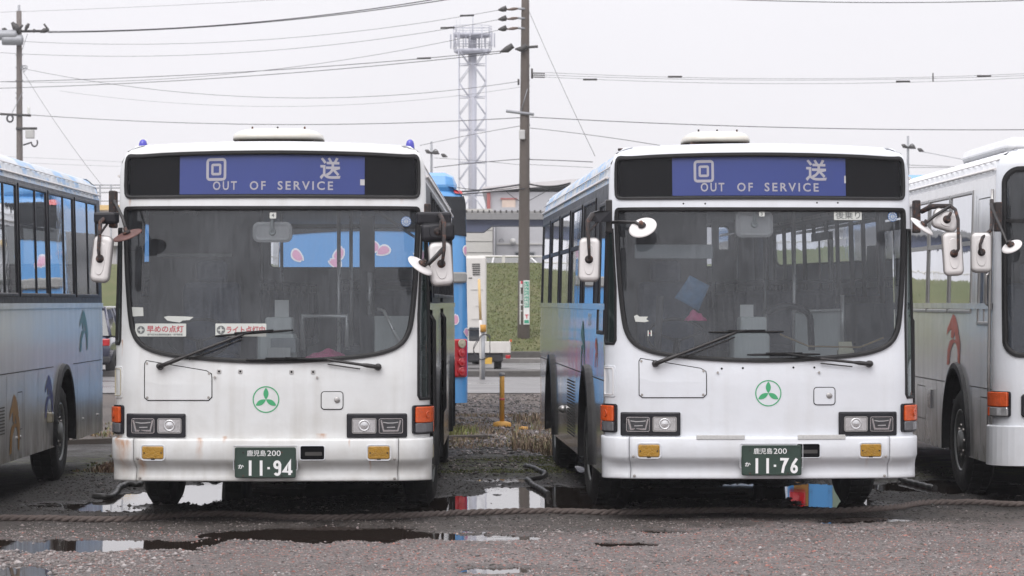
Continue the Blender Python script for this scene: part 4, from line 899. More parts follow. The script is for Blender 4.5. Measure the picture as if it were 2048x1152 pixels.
s = sticker(BC, busC, 'number_sticker', (qc(1514), qz(424)), (qc(1525), qz(434))); lettered(BC, busC, '3', (qc(1517), qz(426)), (qc(1521), qz(432)), 'sticker_grey', .02, par=s)
s = sticker(BC, busC, 'letter_sticker', (qc(1290.5), qz(660)), (qc(1293), qz(672))); 
sticker(BC, s if False else busC, 'letter_sticker', (qc(1296.5), qz(660)), (qc(1299), qz(672))); sticker(BC, busC, 'letter_sticker', (qc(1293.2), qz(664.8)), (qc(1296.3), qz(667.2)), 'sticker_red')
def torn(B, root, pts):
    pl = toS(B, [U(*p) for p in pts]); B.sheet('torn_sticker', pl[::-1], (), 'sticker_white', root, off=-.002, grid=None)
torn(BC, busC, [(qc(a), qz(b)) for a, b in ((1264, 632), (1270, 629), (1275, 633), (1292, 633), (1288, 638), (1294, 642), (1285, 644), (1267, 643))])
torn(BB, busB, [(328, 634), (336, 632), (372, 633), (388, 634), (380, 640), (366, 641), (360, 645), (345, 643), (335, 641)])
torn(BB, busB, [(262, 614), (286, 615), (287, 632), (263, 633)])
# rear-view mirrors hanging inside the glass
for root, B, (a, b, c, d) in ((busB, BB, (503, 443, 582, 484)), (busC, BC, (qc(1470), qz(423), qc(1545), qz(475)))):
    (xa, zb), (xb, za) = U(a, b), U(c, d); mb = MB(); cx, cz = (xa+xb)/2, (za+zb)/2; pl = rrect(xa-cx, xb-cx, za-cz, zb-cz, .05); n = len(pl); vs = []
    for of, y in ((0, .25), (0, .21), (-.02, .20), (-.035, .205)): vs += [(cx+p, y, cz+q) for p, q in (offset_poly(pl, of) if of else pl)]
    mb.add(vs, [(j*n+i, j*n+(i+1) % n, (j+1)*n+(i+1) % n, (j+1)*n+i) for j in range(3) for i in range(n)]+[tuple(range(n)), tuple(range(3*n, 4*n))]); m_ = mb.build('interior_mirror', 'mirror_shell', root)
    mb = MB(); mb.tube([(cx, .19, cz), (cx, .19, cz+.12)], .014, 8); mb.lathe([(.03, 0), (.02, -.02)], (cx, .205, cz), 'y', 12); mb.build('mirror_stem', 'interior_pale', m_)
# fittings seen through the left windscreen
def il(px, py, y): return ML(px, py, y)
mb = MB(); mb.tube([il(608, 700, 1.3), il(608, 632, 1.3), il(696, 632, 1.3), il(696, 700, 1.3)], .022, 8); mb.build('boarding_rail', 'pole_steel', busB)
mb = MB(); mb.tube([il(758, 618, .9), il(770, 622, .85), il(804, 690, .7)], .014, 8); mb.build('door_rail', 'pole_steel', busB)
mb = MB(); a = il(752, 632, 1.25); b = il(826, 720, 1.25); mb.box(a.x, b.x, 1.22, 1.25, b.z, a.z); mb.build('entrance_panel', 'interior_pale', busB)
mb = MB(); a = il(722, 432, 1.45); b = il(752, 720, 1.45); mb.box(a.x, b.x, 1.42, 1.47, b.z, a.z); mb.build('door_post', 'interior_dark', busB)
mb = MB(); mb.tube([il(742, 545, 1.3), il(742, 630, 1.3)], .02, 8); mb.build('door_hinge_rod', 'pole_steel', busB)
mb = MB(); a = il(318, 508, 1.9); b = il(466, 513, 1.9); mb.box(a.x, b.x, 1.86, 1.90, b.z, a.z); mb.build('partition_rail', 'interior_pale', busB)
mb = MB(); a = il(552, 600, .9); b = il(580, 655, .9); mb.box(a.x, b.x, .9, .92, b.z, a.z); mb.build('timetable_card', 'paper', busB)
mb = MB(); a = il(545, 676, .7); b = il(596, 706, .7); mb.box(a.x, b.x, .6, .9, b.z, a.z, bev=.01); mb.build('ticket_machine', 'interior_grey', busB)
# fittings seen through the right windscreen
ic = lambda px, py, y: ML(qc(px), qz(py), y)
mb = MB(); a = ic(1288, 490, .5); b = ic(1444, 518, .5); mb.box(a.x, b.x, .48, .5, b.z, a.z, bev=.006); mb.build('sun_visor', 'interior_grey', busC)
mb = MB(); mb.tube([ic(1352, 592, .75), ic(1344, 700, .7)], .03, 8); mb.build('gear_lever', 'interior_dark', busC)
mb = MB(); a = ic(1652, 622, 1.4); b = ic(1745, 712, 1.4); mb.box(a.x, b.x, 1.38, 1.4, b.z, a.z); mb.build('entrance_panel', 'interior_pale', busC)
mb = MB(); mb.tube([ic(1742, 590, 1.3), ic(1742, 700, 1.3)], .016, 8); mb.tube([ic(1645, 622, 1.35), ic(1745, 620, 1.35)], .012, 8); mb.build('boarding_rail', 'pole_steel', busC)
mb = MB(); mb.tube([ic(1578, 628, 1.0)]+[ic(1618+46*math.cos(t), 640-28*math.sin(t), 1.0) for t in np.linspace(2.6, 0, 10)]+[ic(1666, 700, 1.0)], .028, 8); mb.build('curved_rail', 'black_plastic', busC)
mb = MB(); mb.tube([ic(1570, 668, .35), ic(1625, 692, .3), ic(1725, 694, .25), ic(1772, 675, .25)], .008, 6); mb.build('elastic_cord', 'tan_strap', busC)
for a, b, w_ in ((1590, 432, 10), (1622, 434, 8), (1685, 440, 14), (1697, 500, 34)):
    p = ic(a, b, 6.5); mb = MB(); mb.box(p.x, p.x+w_/F*29, 6.45, 6.5, p.z-(.9 if w_ < 30 else 1.1), p.z); mb.build('hanging_strip', 'interior_pale', busC)
# loose things on the dashboards
def to_world(root, p): return root.matrix_basis @ Vector(p)
def crumple(name, m, c, w_, h_, d, seed, label, cat):
    n = 14; v = []; f = []
    for j in range(n+1):
        for i in range(n+1):
            u, t = i/n-.5, j/n-.5; e = mnoise.noise(Vector((u*3.2, t*3.2, seed))); e2 = mnoise.noise(Vector((u*7, t*7, seed+5)))
            v.append((u*w_*(1+.35*e2), t*d*(1+.3*e), max(.002, h_*max(0, (.62+e*.6)*(1-abs(2*u)**3)*(1-abs(2*t)**4)))+.004*e2))
    for j in range(n):
        for i in range(n): f.append((j*(n+1)+i, j*(n+1)+i+1, (j+1)*(n+1)+i+1, (j+1)*(n+1)+i))
    o = rawmesh(name, v, f, m); md = o.modifiers.new('thickness', 'SOLIDIFY'); md.thickness = .004; o.location = c; tag(o, label, cat); return o
p = busB.matrix_basis @ Vector((il(653, 712, .30).x, .30, 1.285)); crumple('duster_cloth', 'cloth_pink', p, .36, .12, .16, 3.3, 'crumpled pink duster lying on the dashboard of the left white bus', 'cloth')
p = busC.matrix_basis @ Vector((ic(1410, 632, .45).x, .60, 1.60)); crumple('duster_cloth', 'cloth_pink', p, .16, .09, .12, 8.3, 'small folded pink duster resting on the steering wheel of the right white bus', 'cloth')
p = busC.matrix_basis @ Vector((ic(1697, 690, .3).x, .26, 1.284)); mb = MB(); mb.box(-.065, .065, -.04, .04, 0, .085, bev=.006); mb.add([Vector(q) for q in ((-.05, .0, .085), (.06, .0, .085), (.05, .02, .15), (-.055, .02, .15), (-.05, .035, .085), (.06, .035, .085), (.05, .03, .15), (-.055, .03, .15))], [(0, 1, 2, 3), (4, 5, 6, 7), (0, 1, 5, 4), (1, 2, 6, 5), (2, 3, 7, 6), (3, 0, 4, 7)]); o = mb.build('card_stand', 'paper_cream'); o.location = p; tag(o, 'cream cardboard stand on the dashboard at the lower right of the right windscreen', 'card stand')
p = busC.matrix_basis @ Vector((ic(1523, 622, .6).x, .80, 1.63)); mb = MB(); mb.box(-.055, .055, 0, .02, 0, .10, bev=.003); o = mb.build('paper_note', 'paper'); o.location = p; tag(o, 'white paper note standing on the fare box in the middle of the right bus', 'note')
p = busB.matrix_basis @ Vector((il(560, 670, .4).x, .42, 1.28)); mb = MB(); mb.box(-.09, .09, 0, .02, 0, .11, bev=.003); o = mb.build('paper_note', 'paper'); o.location = p; tag(o, 'white card behind the long wiper blade in the left bus, beside the pink duster', 'note')
p = busC.matrix_basis @ ic(1410, 585, .6); mb = MB(); n = 8; vs = []; fs = []
for j in range(n+1):
    for i in range(n+1): u, t = i/n-.5, j/n-.5; vs.append((u*.2*(1-.2*t), .02*mnoise.noise(Vector((u*4, t*4, 1))), t*.22))
for j in range(n):
    for i in range(n): fs.append((j*(n+1)+i, j*(n+1)+i+1, (j+1)*(n+1)+i+1, (j+1)*(n+1)+i))
simple('map_blue', (.10, .22, .38), .7, var=.6, scale=16)
o = rawmesh('folded_map', vs, fs, 'map_blue'); md = o.modifiers.new('thickness', 'SOLIDIFY'); md.thickness = .004; o.location = p; o.rotation_euler = (0, .5, 0); tag(o, 'tilted blue patterned leaflet hanging behind the right windscreen above the pink duster', 'leaflet')

# ---- A: silver bus at the left edge, seen along its side
BA = Body(L=9.95, zside=2.87, Zt=3.06, zfr=2.97, crz=(2.6, 3.0))
busA = empty('city_bus', (0, 0, 0), 'silver-sided bus with black-framed windows and palm motifs at the left edge', 'bus', 'silver-sided buses at the ends of the row')
wsS, dsS, wi, di = std_front(busA, BA, None, 'A')
wA = [(y, y+1.62, 1.81, 2.80, [y+.95], []) for y in (.9, 2.65, 4.40, 6.15)]+[(7.9, 9.5, 1.81, 2.80, [8.8], [])]
bus_shell(busA, BA, 'bus_paint_aged', 'steel_side_soft', 'fascia_patched', top_z=2.84, sides={
    1: dict(win=wA, arch=[(2.0, .60, 1.10), (6.95, .60, 1.08)], seams=[[(.3, 1.12), (1.38, 1.12)], [(2.63, 1.13), (6.30, 1.13)], [(7.6, 1.13), (9.7, 1.13)], [(3.6, .42), (3.6, 1.12)], [(4.55, .42), (4.55, 1.12)], [(5.35, .42), (5.35, 1.12)], [(7.9, .42), (7.9, 1.12)], [(8.8, .42), (8.8, 1.12)], [(9.6, .42), (9.6, 1.72)], [(4.2, .62), (4.2, .95), (4.45, .95), (4.45, .62), (4.2, .62)]]),
    -1: dict(win=std_windows(9.85, 1.75), arch=[(2.0, .6, 1.1), (6.95, .6, 1.1)])},
    front_holes=[offset_poly(wsS, -.012), offset_poly(dsS, -.008)])
BA.ring('windscreen_gasket', wsS, .034, .0, .014, 'rubber', busA); BA.sheet('windscreen', offset_poly(wsS, -.02), (), 'windscreen_glass', busA, off=-.006, grid=(.2, .2)); BA.sheet('sign_box', offset_poly(dsS, -.016), (), 'matt_black', busA, off=-.03, grid=(.2, .2))
interior(busA, BA, 9.85)
for side in (-1, 1): make_wheel(busA, side*1.09, 2.0, side, front=True); make_wheel(busA, side*1.09, 6.95, side, front=(side > 0))
put(busA, -4.345-1.237, 21.45, .007)
simple('palm_teal', (.02, .17, .17), .35)
BA.decal('palm_emblem', palm_shape(8.35, 1.24, .6, .43), 'palm_teal', busA, .004, front=False, side=1)
BA.decal('palm_emblem', palm_shape(6.0, .66, .5, .40), 'palm_blue', busA, .004, front=False, side=1)
BA.decal('palm_emblem', palm_shape(4.02, .42, .55, .52), 'palm_gold', busA, .004, front=False, side=1)
BA.groove('side_grille', [[(BA.sy(3.0, 1), .62+.028*i), (BA.sy(3.5, 1), .62+.028*i)] for i in range(9)], .012, 'seam_dark', busA, off=.004)
c = BA.P(BA.sy(5.95, 1), .66, 0); mb = MB(); mb.box(0, .05, -.06, .06, -.05, .05, bev=.012); xform(mb, 0, __import__('mathutils').Matrix.Translation(c)); mb.build('side_marker', 'lamp_cream', busA)
BA.bolts('panel_latch', [(BA.sy(y, 1), .55) for y in (4.15, 4.35, 8.3, 9.4)], .016, 'silver_frame', busA, h=.01, usex=False)
for y0 in (5.0,): pass
# ---- D: silver bus at the right edge
BD = Body(L=10.2, Rc=.22, zside=2.87, Zt=3.05, lean=((0, 0), (1.0, 0), (2.9, .10)), zfr=2.90, rf=.16, crz=(2.8, 3.0))
busD = empty('city_bus', (0, 0, 0), 'silver-sided bus with silver window frames and a red palm motif at the right edge', 'bus', 'silver-sided buses at the ends of the row')
wd_o = chaikin(rrect(-1.17, 1.17, 1.28, 2.90, .14, 4), 1); wdS = toS(BD, wd_o)
wdn = [(.30+.0, .98, 1.52, 2.28, [.66], []), ]
bus_shell(busD, BD, 'bus_paint_clean', 'steel_side_pale', 'bus_paint_roof', top_z=2.84, sides={
    -1: dict(win=[(.42, 1.02, 1.56, 2.30, [.72], []), (1.40, 2.62, 1.66, 2.74, [], [2.28]), (2.62+.06, 3.9, 1.66, 2.74, [], [2.28]), (3.96, 5.2, 1.66, 2.74, [], [2.28]), (5.26, 6.5, 1.66, 2.74, [], [2.28])], band='steel_side_pale', frame='silver_frame', glass='side_glass_dark',
            arch=[(2.1, .64, 1.13), (7.4, .6, 1.12)], seams=[[(.3, 1.0), (1.42, 1.0)], [(2.8, 1.0), (6.8, 1.0)], [(1.3, .42), (1.3, 1.0)], [(3.3, .42), (3.3, 1.0)], [(.5, .5), (.5, .92), (.85, .92), (.85, .5)], [(4.0, .6), (4.0, .92), (4.5, .92), (4.5, .6), (4.0, .6)], [(1.22, 1.74), (1.22, 2.7)], [(.45, 2.36), (1.1, 2.36), (1.1, 2.66), (.45, 2.66), (.45, 2.36)]]),
    1: dict(win=std_windows(10.2, 1.75), arch=[(2.1, .6, 1.12), (7.4, .6, 1.12)])}, front_holes=[offset_poly(wdS, -.012)])
BD.ring('windscreen_gasket', wdS, .04, .004, .014, 'rubber', busD); BD.sheet('windscreen', offset_poly(wdS, -.02), (), 'windscreen_glass', busD, off=-.006, grid=(.1, .1))
BD.panel('sign_box', BD.sx(-1.13), BD.sx(1.13), 2.46, 2.86, (), 'matt_black', busD, off=-.035)
BD.slab('screen_bar', [(BD.sx(-1.15), 2.43), (BD.sx(1.15), 2.43), (BD.sx(1.15), 2.46), (BD.sx(-1.15), 2.46)], -.004, .008, 'rubber', busD)
interior(busD, BD, 10.2)
prof = [(.70, -.02), (.70, .03), (.69, .04), (.36, .045), (.35, .0), (.35, -.05)]; sE = BD.s_c+.05; n = 60; mb = MB(); k = len(prof)
mb.add([BD.P(q, z, o) for q in np.linspace(-sE, sE, n+1) for z, o in prof], [(i*k+j, (i+1)*k+j, (i+1)*k+j+1, i*k+j+1) for i in range(n) for j in range(k-1)]+[tuple(range(k)), tuple(range(n*k, n*k+k))]); mb.build('bumper', 'bus_paint_clean', busD)
tl = BD.slab('turn_lamp_housing', [(-a, b) for a, b in rrect(BD.sx(1.11), BD.s_c-.01, .775, .99, .02)], -.01, .02, 'black_plastic', busD)
BD.slab('turn_lens', [(-a, b) for a, b in rrect(BD.sx(1.125), BD.s_c-.02, .86, .985, .012)], .018, .05, 'lamp_orange', tl, bev=.008); BD.slab('sidelight_lens', [(-a, b) for a, b in rrect(BD.sx(1.125), BD.s_c-.05, .78, .855, .012)], .018, .045, 'lens_clear', tl, bev=.006)
BD.slab('sidelight_edge', [(-a, b) for a, b in rrect(BD.s_c-.048, BD.s_c-.02, .78, .855, .006)], .018, .048, 'lamp_orange', tl, bev=.004)
hp = toS(BD, rrect(-1.03, -.62, .77, .97, .03)); hl = BD.slab('headlamp_unit', hp, 0, .02, 'black_plastic', busD, bev=.01); BD.slab('headlamp_lens', toS(BD, rrect(-1.0, -.84, .80, .94, .02)), .018, .026, 'lens_clear', hl)
for side in (-1, 1): make_wheel(busD, side*1.09, 2.1, side, rz=.03, front=True); make_wheel(busD, side*1.09, 7.4, side, front=False)
put(busD, 4.12+1.237, 24.6, .0115)
BD.decal('palm_emblem', palm_shape(2.3, 1.16, .75, .48, True), 'palm_red', busD, .004, front=False, side=-1)
BD.slab('side_marker', [(BD.sy(a, -1), b) for a, b in ((3.55, .72), (3.55, .9), (3.75, .9), (3.75, .72))], 0, .02, 'lamp_smoke', busD)
mb = MB(); mb.tube([BD.P(BD.sy(.33, -1), z, .02) for z in (.5, 1.2, 1.8, 2.4, 2.72)], .014, 6); mb.tube([BD.P(BD.sy(.36, -1), 1.72, .02), BD.P(BD.sy(.36, -1), 1.74, .05), BD.P(BD.sy(.36, -1), 1.98, .05), BD.P(BD.sy(.36, -1), 2.0, .02)], .012, 6); mb.build('corner_drip_rail', 'silver_frame', busD)
mb = MB(); mb.box(-.95, .95, 1.2, 3.6, 3.05, 3.22, bev=.08); mb.build('air_conditioner', 'bus_paint_roof', busD)
mdd = lambda px, py, y=-.2: Vector(((px-1024)/F*(24.6+y)-(4.12+1.237), y, EYE-(py-HZ)/F*(24.6+y)))
rect_mirror(busD, mdd(1961, 505, -.2), .165, .33, (-.05, -1, .05), .0, 'mirror_shell', [([mdd(1983, 400, .05), mdd(1983, 440, -.05), mdd(1981, 460, -.15), mdd(1964, 475, -.22), mdd(1959, 490, -.25), mdd(1959, 507, -.26)], [.018, .016, .016, .015, .013, .012])], r=.04)
round_mirror(busD, mdd(2022, 493, -.4), (-.46, -.45, .77), .090, 'mirror_shell', [mdd(1981, 408, 0), mdd(2000, 455, -.2), mdd(2013, 488, -.4)])
mb = MB(); mb.box(-1.26, -1.2, .0, .10, 2.35, 2.6, bev=.01); mb.build('mirror_bracket', 'rusty_steel', busD)

# ---------------------------------------------------------------- the coaches behind
def petal(x, z, a, w_, ang, notch=.25):
    o = [];
    for t in np.linspace(0, 2*PI, 18, endpoint=False):
        r = 1+.06*math.sin(3*t); px, pz = a*r*math.cos(t), w_*r*math.sin(t)*(1-.25*math.cos(t)); 
        if abs(t) < .01: px -= a*notch
        o.append((x+px*math.cos(ang)-pz*math.sin(ang), z+px*math.sin(ang)+pz*math.cos(ang)))
    return o
def coach(x, y, label, mural=False):
    B = Body(L=11.5, W=1.25, Rc=.26, bulge=.09, zb=.42, Zt=3.26, rf=.16, rs=.22, crown=.04, zside=3.0, zfr=3.04, lean=((0, 0), (1.3, .02), (2.0, .06), (3.0, .20), (3.4, .28)), crz=(2.9, 3.2))
    r = empty('tour_coach', (0, 0, 0), label, 'coach'); sC = B.s_c
    B.panel('rear_panel', -sC, sC, B.zb, B.Zt, (), 'coach_blue', r, grid=(.12, .1), dens=.1)
    for side in (-1, 1):
        B.panel('side_panel', B.sy(B.ycorner, side), side*B.s_rear, B.zb, B.Zt, [], 'coach_blue', r, grid=(.5, .1), dens=.3)
        B.panel('side_glass', B.sy(.6, side), B.sy(10.8, side), 1.75, 2.75, (), 'coach_glass', r, off=.006, grid=(.5, .3), dens=.3)
    B.panel('front_panel', B.s_rear, 2*B.Smax-B.s_rear, B.zb, B.Zt, (), 'coach_blue', r, grid=(.3, .2), dens=.2); B.roof('coach_blue', r)
    g_ = rrect(-(sC+.06), sC-.005, 2.60, 3.10, .08, 5); g_ = [(a, b+.08*(1-(a/sC)**2) if b < 2.8 else b) for a, b in densify(g_, .12)]
    B.slab('rear_window', g_, .0, .012, 'coach_glass', r); B.slab('brake_lamp', [(a, b) for a, b in rrect(sC-.30, sC-.12, 3.13, 3.165, .01)], .01, .03, 'lamp_red', r); B.slab('brake_lamp', [(a, b) for a, b in rrect(-sC+.10, -sC+.30, 3.07, 3.12, .01)], .01, .03, 'lamp_red', r)
    sp = MB(); sp.box(-1.12, 1.12, .35, 1.1, 3.10, 3.46, bev=.17); sp.build('roof_spoiler', 'coach_blue', r)
    B.slab('grab_moulding', [(a, b) for a, b in rrect(-sC+.1, sC-.12, 2.0, 2.14, .05)], .0, .04, 'coach_grey', r, bev=.02)
    rn = random.Random(5 if mural else 2)
    for i in range(14):
        x_, z_ = rn.uniform(-1.4, 1.35), rn.choice([rn.uniform(2.22, 2.5), rn.uniform(1.3, 1.6)]) ; a_ = rn.uniform(.045, .08); an = rn.uniform(0, 6)
        if i < 5: x_, z_ = [(-.45, 2.38), (.12, 2.42), (.62, 2.36), (-1.0, 2.35), (1.32, 2.43)][i]; a_ = .085
        po = petal(x_, z_, a_*1.25, a_*.85, an); B.sheet('petal_edge', po, (), 'coach_white', r, off=.004, grid=None); B.sheet('petal', petal(x_, z_, a_, a_*.62, an), (), 'coach_pink', r, off=.006, grid=None)
    tx = fit(text2d('いわさき', 1, .03), -.85, .75, 1.66, 1.92); B.decal('coach_lettering', tx, 'coach_white', r, .006)
    for side in (-1, 1):
        cl = B.slab('tail_lamp_cluster', [(side*a, b) for a, b in rrect(sC-.36, sC-.12, .76, 1.26, .03)], .0, .03, 'lamp_red', r, bev=.02)
        for i in range(4):
            c = B.P(side*(sC-.24), 1.20-.122*i, .03); mb = MB(); mb.lathe([(.058, 0), (.058, .018), (.045, .014), (.02, .02), (0, .024)], (0, 0, 0), n=20); xform(mb, 0, frame_to(c, B.Nrm(side*(sC-.24), 1.1))); mb.build('tail_lamp', 'lamp_cream' if i == 0 else 'lamp_red', cl)
    B.groove('panel_seam', [[(a, .5), (a, 1.55)] for a in (-1.0, 1.0)]+[[(-sC, .78), (sC, .78)]], .01, 'seam_dark', r)
    mb = MB(); mb.box(-1.1, 1.1, .4, 11, .38, .7); mb.build('chassis', 'chassis_black', r)
    if mural:
        for i, m in enumerate(('mural_orange', 'coach_blue', 'mural_green', 'coach_white', 'coach_pink', 'palm_red', 'mural_green', 'coach_pink', 'mural_orange')):
            B.slab('mural_stripe', [(a, b) for a, b in rrect(-1.2+.26*i, -1.0+.26*i, .46, 1.5, .03)], .008, .012, m, r)
    for side in (-1, 1):
        make_wheel(r, side*1.1, 3.0, side, front=False); make_wheel(r, side*1.1, 9.0, side)
    r.location = (x, y, 0); r.rotation_euler = (0, 0, .09 if not mural else .02); return r
c1 = coach(-1.80, 37.85, 'sky-blue touring coach with pink petals standing tail-on behind the left white bus')
c2 = coach(4.95, 38.6, 'blue touring coach with coloured stripes on its tail, behind the two right-hand buses', mural=True)

# ---------------------------------------------------------------- ground, puddles
PUD = []       # ellipses on the ground: x, y, rx, ry, depth
def pud(px, py, rx, ry, dep=1.):
    d = EYE*F/(py-HZ); d1 = EYE*F/(py-ry-HZ); d2 = EYE*F/(py+ry-HZ); PUD.append(((px-1024)/F*d, (d1+d2)/2, rx*d/F, (d1-d2)/2, dep))
for q in ((190, 1092, 270, 14), (10, 1146, 105, 16), (650, 1068, 260, 17), (985, 1077, 115, 6.5), (985, 1142, 95, 9), (1332, 1066, 62, 5), (1265, 1090, 66, 6), (1740, 1041, 110, 8), (255, 1000, 75, 17),
          (420, 990, 130, 22, .9), (600, 980, 280, 18), (980, 1004, 160, 16, .8), (1080, 985, 110, 16), (1220, 992, 130, 18), (1480, 985, 260, 16), (1640, 990, 80, 26), (1900, 975, 190, 16), (2020, 978, 120, 16), (120, 1010, 90, 8, .6), (950, 1018, 190, 9, .75), (1150, 1014, 110, 8, .7), (215, 1019, 110, 8, .65), (1700, 1012, 150, 9, .6), (1000, 962, 90, 7, .6), (1120, 905, 60, 8), (1160, 940, 50, 8)): pud(*q)
XS = np.unique(np.concatenate([np.arange(-5.4, 5.6, .028), np.linspace(5.6, 14, 30), np.linspace(14, 400, 26), -np.linspace(5.4, 14, 30), -np.linspace(14, 400, 26)]))
YS = np.unique(np.concatenate([np.linspace(-60, 17.5, 24), np.arange(17.5, 29, .032), np.arange(29, 36, .06), np.arange(36, 70, .35), np.geomspace(70, 1500, 46)]))
def vnoise(x, y, sc, seed):
    x = x/sc+seed*17.3; y = y/sc+seed*31.7; xi = np.floor(x).astype(int); yi = np.floor(y).astype(int); fx = x-xi; fy = y-yi; fx = fx*fx*(3-2*fx); fy = fy*fy*(3-2*fy)
    def h(a, b):
        n = (a*374761393+b*668265263+seed*1274126177) & 0x7fffffff; n = ((n ^ (n >> 13))*1103515245) & 0x7fffffff; return ((n ^ (n >> 16)) & 0xffff)/65535.
    return (h(xi, yi)*(1-fx)+h(xi+1, yi)*fx)*(1-fy)+(h(xi, yi+1)*(1-fx)+h(xi+1, yi+1)*fx)*fy-.5
def height(X, Y):
    Z = .014+.010*vnoise(X, Y, .9, 1)+.008*vnoise(X, Y, .33, 2)+.008*vnoise(X, Y, .13, 3)+.006*vnoise(X, Y, .06, 4)
    wob = 1+.9*vnoise(X, Y*.4, .4, 5)+.8*vnoise(X, Y*.35, .13, 6)+.5*vnoise(X, Y*.3, .05, 8)
    for x, y, rx, ry, dep in PUD:
        d = ((X-x)/rx)**2+((Y-y)/ry)**2; Z = Z-.030*dep*np.clip(1.25-d*wob, 0, 1)**.8
    far = np.clip((Y-34)/8, 0, 1); Z = Z*(1-far)+(.02+.012*vnoise(X, Y, .9, 7))*far
    near = np.clip((17.6-Y)/.5, 0, 1); Z = Z*(1-near)+.012*near
    side = np.clip((np.abs(X)-5.4)/.6, 0, 1); Z = Z*(1-side)+.015*side
    return Z
gx, gy = np.meshgrid(XS, YS); gz = height(gx, gy); nx, ny = len(XS), len(YS)
me = bpy.data.meshes.new('ground'); V = np.stack([gx, gy, gz], -1).reshape(-1, 3).astype(np.float32)
i, j = np.meshgrid(np.arange(nx-1), np.arange(ny-1)); a = (j*nx+i).ravel(); Q = np.stack([a, a+1, a+nx+1, a+nx], -1).astype(np.int32)
me.vertices.add(len(V)); me.vertices.foreach_set('co', V.ravel()); me.loops.add(Q.size); me.loops.foreach_set('vertex_index', Q.ravel())
me.polygons.add(len(Q)); me.polygons.foreach_set('loop_start', np.arange(0, Q.size, 4)); me.polygons.foreach_set('use_smooth', np.ones(len(Q), bool)); me.update(calc_edges=True)
g = NG('ground_gravel'); gp = g.n('ShaderNodeNewGeometry').outputs['Position']; sx = g.n('ShaderNodeSeparateXYZ', {0: gp}); X, Y, Z = sx.outputs
nb_ = g.noise(.7, vec=gp, detail=5); n2 = g.noise(6, vec=gp, detail=6); n3 = g.noise(55, vec=gp, detail=3)
vo = g.n('ShaderNodeTexVoronoi', {'Vector': gp, 'Scale': 46.}); vr = g.n('ShaderNodeSeparateColor', {0: vo.outputs['Color']}).outputs[0]
pink = g.mix(vr, (.12, .106, .102, 1), (.25, .222, .216, 1)); pink = g.mix(g.rng(g.noise(1.3, vec=gp, stretch=(.5, 1, 1), detail=6), .45, .7, 0, .55), pink, (.085, .076, .072, 1)); pink = g.mix(g.rng(vr, .9, .93), pink, (.34, .16, .13, 1)); pink = g.mix(g.rng(n3, .5, .75, 0, .6), pink, (.09, .08, .075, 1))
dark = g.mix(vr, (.018, .016, .015, 1), (.050, .045, .041, 1)); brown = g.mix(vr, (.060, .052, .047, 1), (.115, .10, .092, 1))  # dark: wet gravel, its colour deepened further for the shade beneath the buses
ye = g.math('ADD', Y, g.rng(nb_, .3, .7, -1.1, 1.1)); yf = g.math('SUBTRACT', ye, g.rng(X, -.6, 1.4, 0, 1.3))
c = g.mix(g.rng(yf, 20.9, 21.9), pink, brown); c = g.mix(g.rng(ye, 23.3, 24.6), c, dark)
moss = g.math('MULTIPLY', g.math('MULTIPLY', g.rng(ye, 28.5, 30), g.rng(ye, 33, 31.5)), g.rng(n2, .42, .6)); c = g.mix(moss, c, (.085, .095, .03, 1))
c = g.mix(g.rng(ye, 35, 38), c, g.mix(n2, (.08, .068, .06, 1), (.17, .145, .13, 1))); c = g.mix(g.rng(Y, 62, 66), c, (.17, .16, .16, 1)); c = g.mix(g.math('MULTIPLY', g.rng(Y, 38, 40), g.rng(g.noise(.9, vec=gp, stretch=(1, .25, 1), detail=4), .5, .6, 0, .75)), c, (.055, .048, .045, 1))
wet = g.math('MAXIMUM', g.rng(Z, .021, .001), g.math('MULTIPLY', g.math('MULTIPLY', g.rng(ye, 22.9, 24), g.rng(ye, 33, 30)), .55))  # low ground wet; the band along the row also paints under-bus shade
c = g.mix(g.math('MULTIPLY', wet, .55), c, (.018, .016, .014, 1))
bh = g.math('ADD', g.math('MULTIPLY', vo.outputs['Distance'], .8), n3)
bp = g.n('ShaderNodeBump', {'Strength': .8, 'Height': bh, 'Distance': .016})
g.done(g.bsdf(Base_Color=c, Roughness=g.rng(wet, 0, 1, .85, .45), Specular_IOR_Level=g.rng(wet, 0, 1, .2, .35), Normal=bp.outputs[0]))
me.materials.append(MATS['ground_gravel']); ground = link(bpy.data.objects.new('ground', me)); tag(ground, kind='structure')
g = NG('puddle_water'); bp = g.n('ShaderNodeBump', {'Strength': .02, 'Height': g.noise(5), 'Distance': .02})
g.done(g.bsdf(Base_Color=(.030, .022, .018, 1), Roughness=.0, IOR=1.36, Normal=bp.outputs[0]))
mb = MB(); mb.add([(-5.35, 17.6, 0), (5.5, 17.6, 0), (5.5, 34, 0), (-5.35, 34, 0)], [(0, 1, 2, 3)]); tag(mb.build('puddle_water', 'puddle_water', recalc=False), kind='structure')

def attr_material(name, rough=.8):
    g = NG(name); at = g.n('ShaderNodeAttribute', attribute_name='tint'); g.done(g.bsdf(Base_Color=at.outputs['Color'], Roughness=rough)); return g
attr_material('stone_chips', .72); attr_material('grass_blades', .7)
def bulk(name, V, Fc, C, m, k=3):
    me = bpy.data.meshes.new(name); me.vertices.add(len(V)); me.vertices.foreach_set('co', V.astype(np.float32).ravel()); me.loops.add(Fc.size); me.loops.foreach_set('vertex_index', Fc.astype(np.int32).ravel())
    me.polygons.add(len(Fc)); me.polygons.foreach_set('loop_start', np.arange(0, Fc.size, k)); me.update(calc_edges=True)
    at = me.color_attributes.new('tint', 'FLOAT_COLOR', 'POINT'); at.data.foreach_set('color', np.concatenate([C, np.ones((len(C), 1))], 1).astype(np.float32).ravel())
    me.materials.append(MATS[m]); o = link(bpy.data.objects.new(name, me)); return tag(o, kind='stuff')
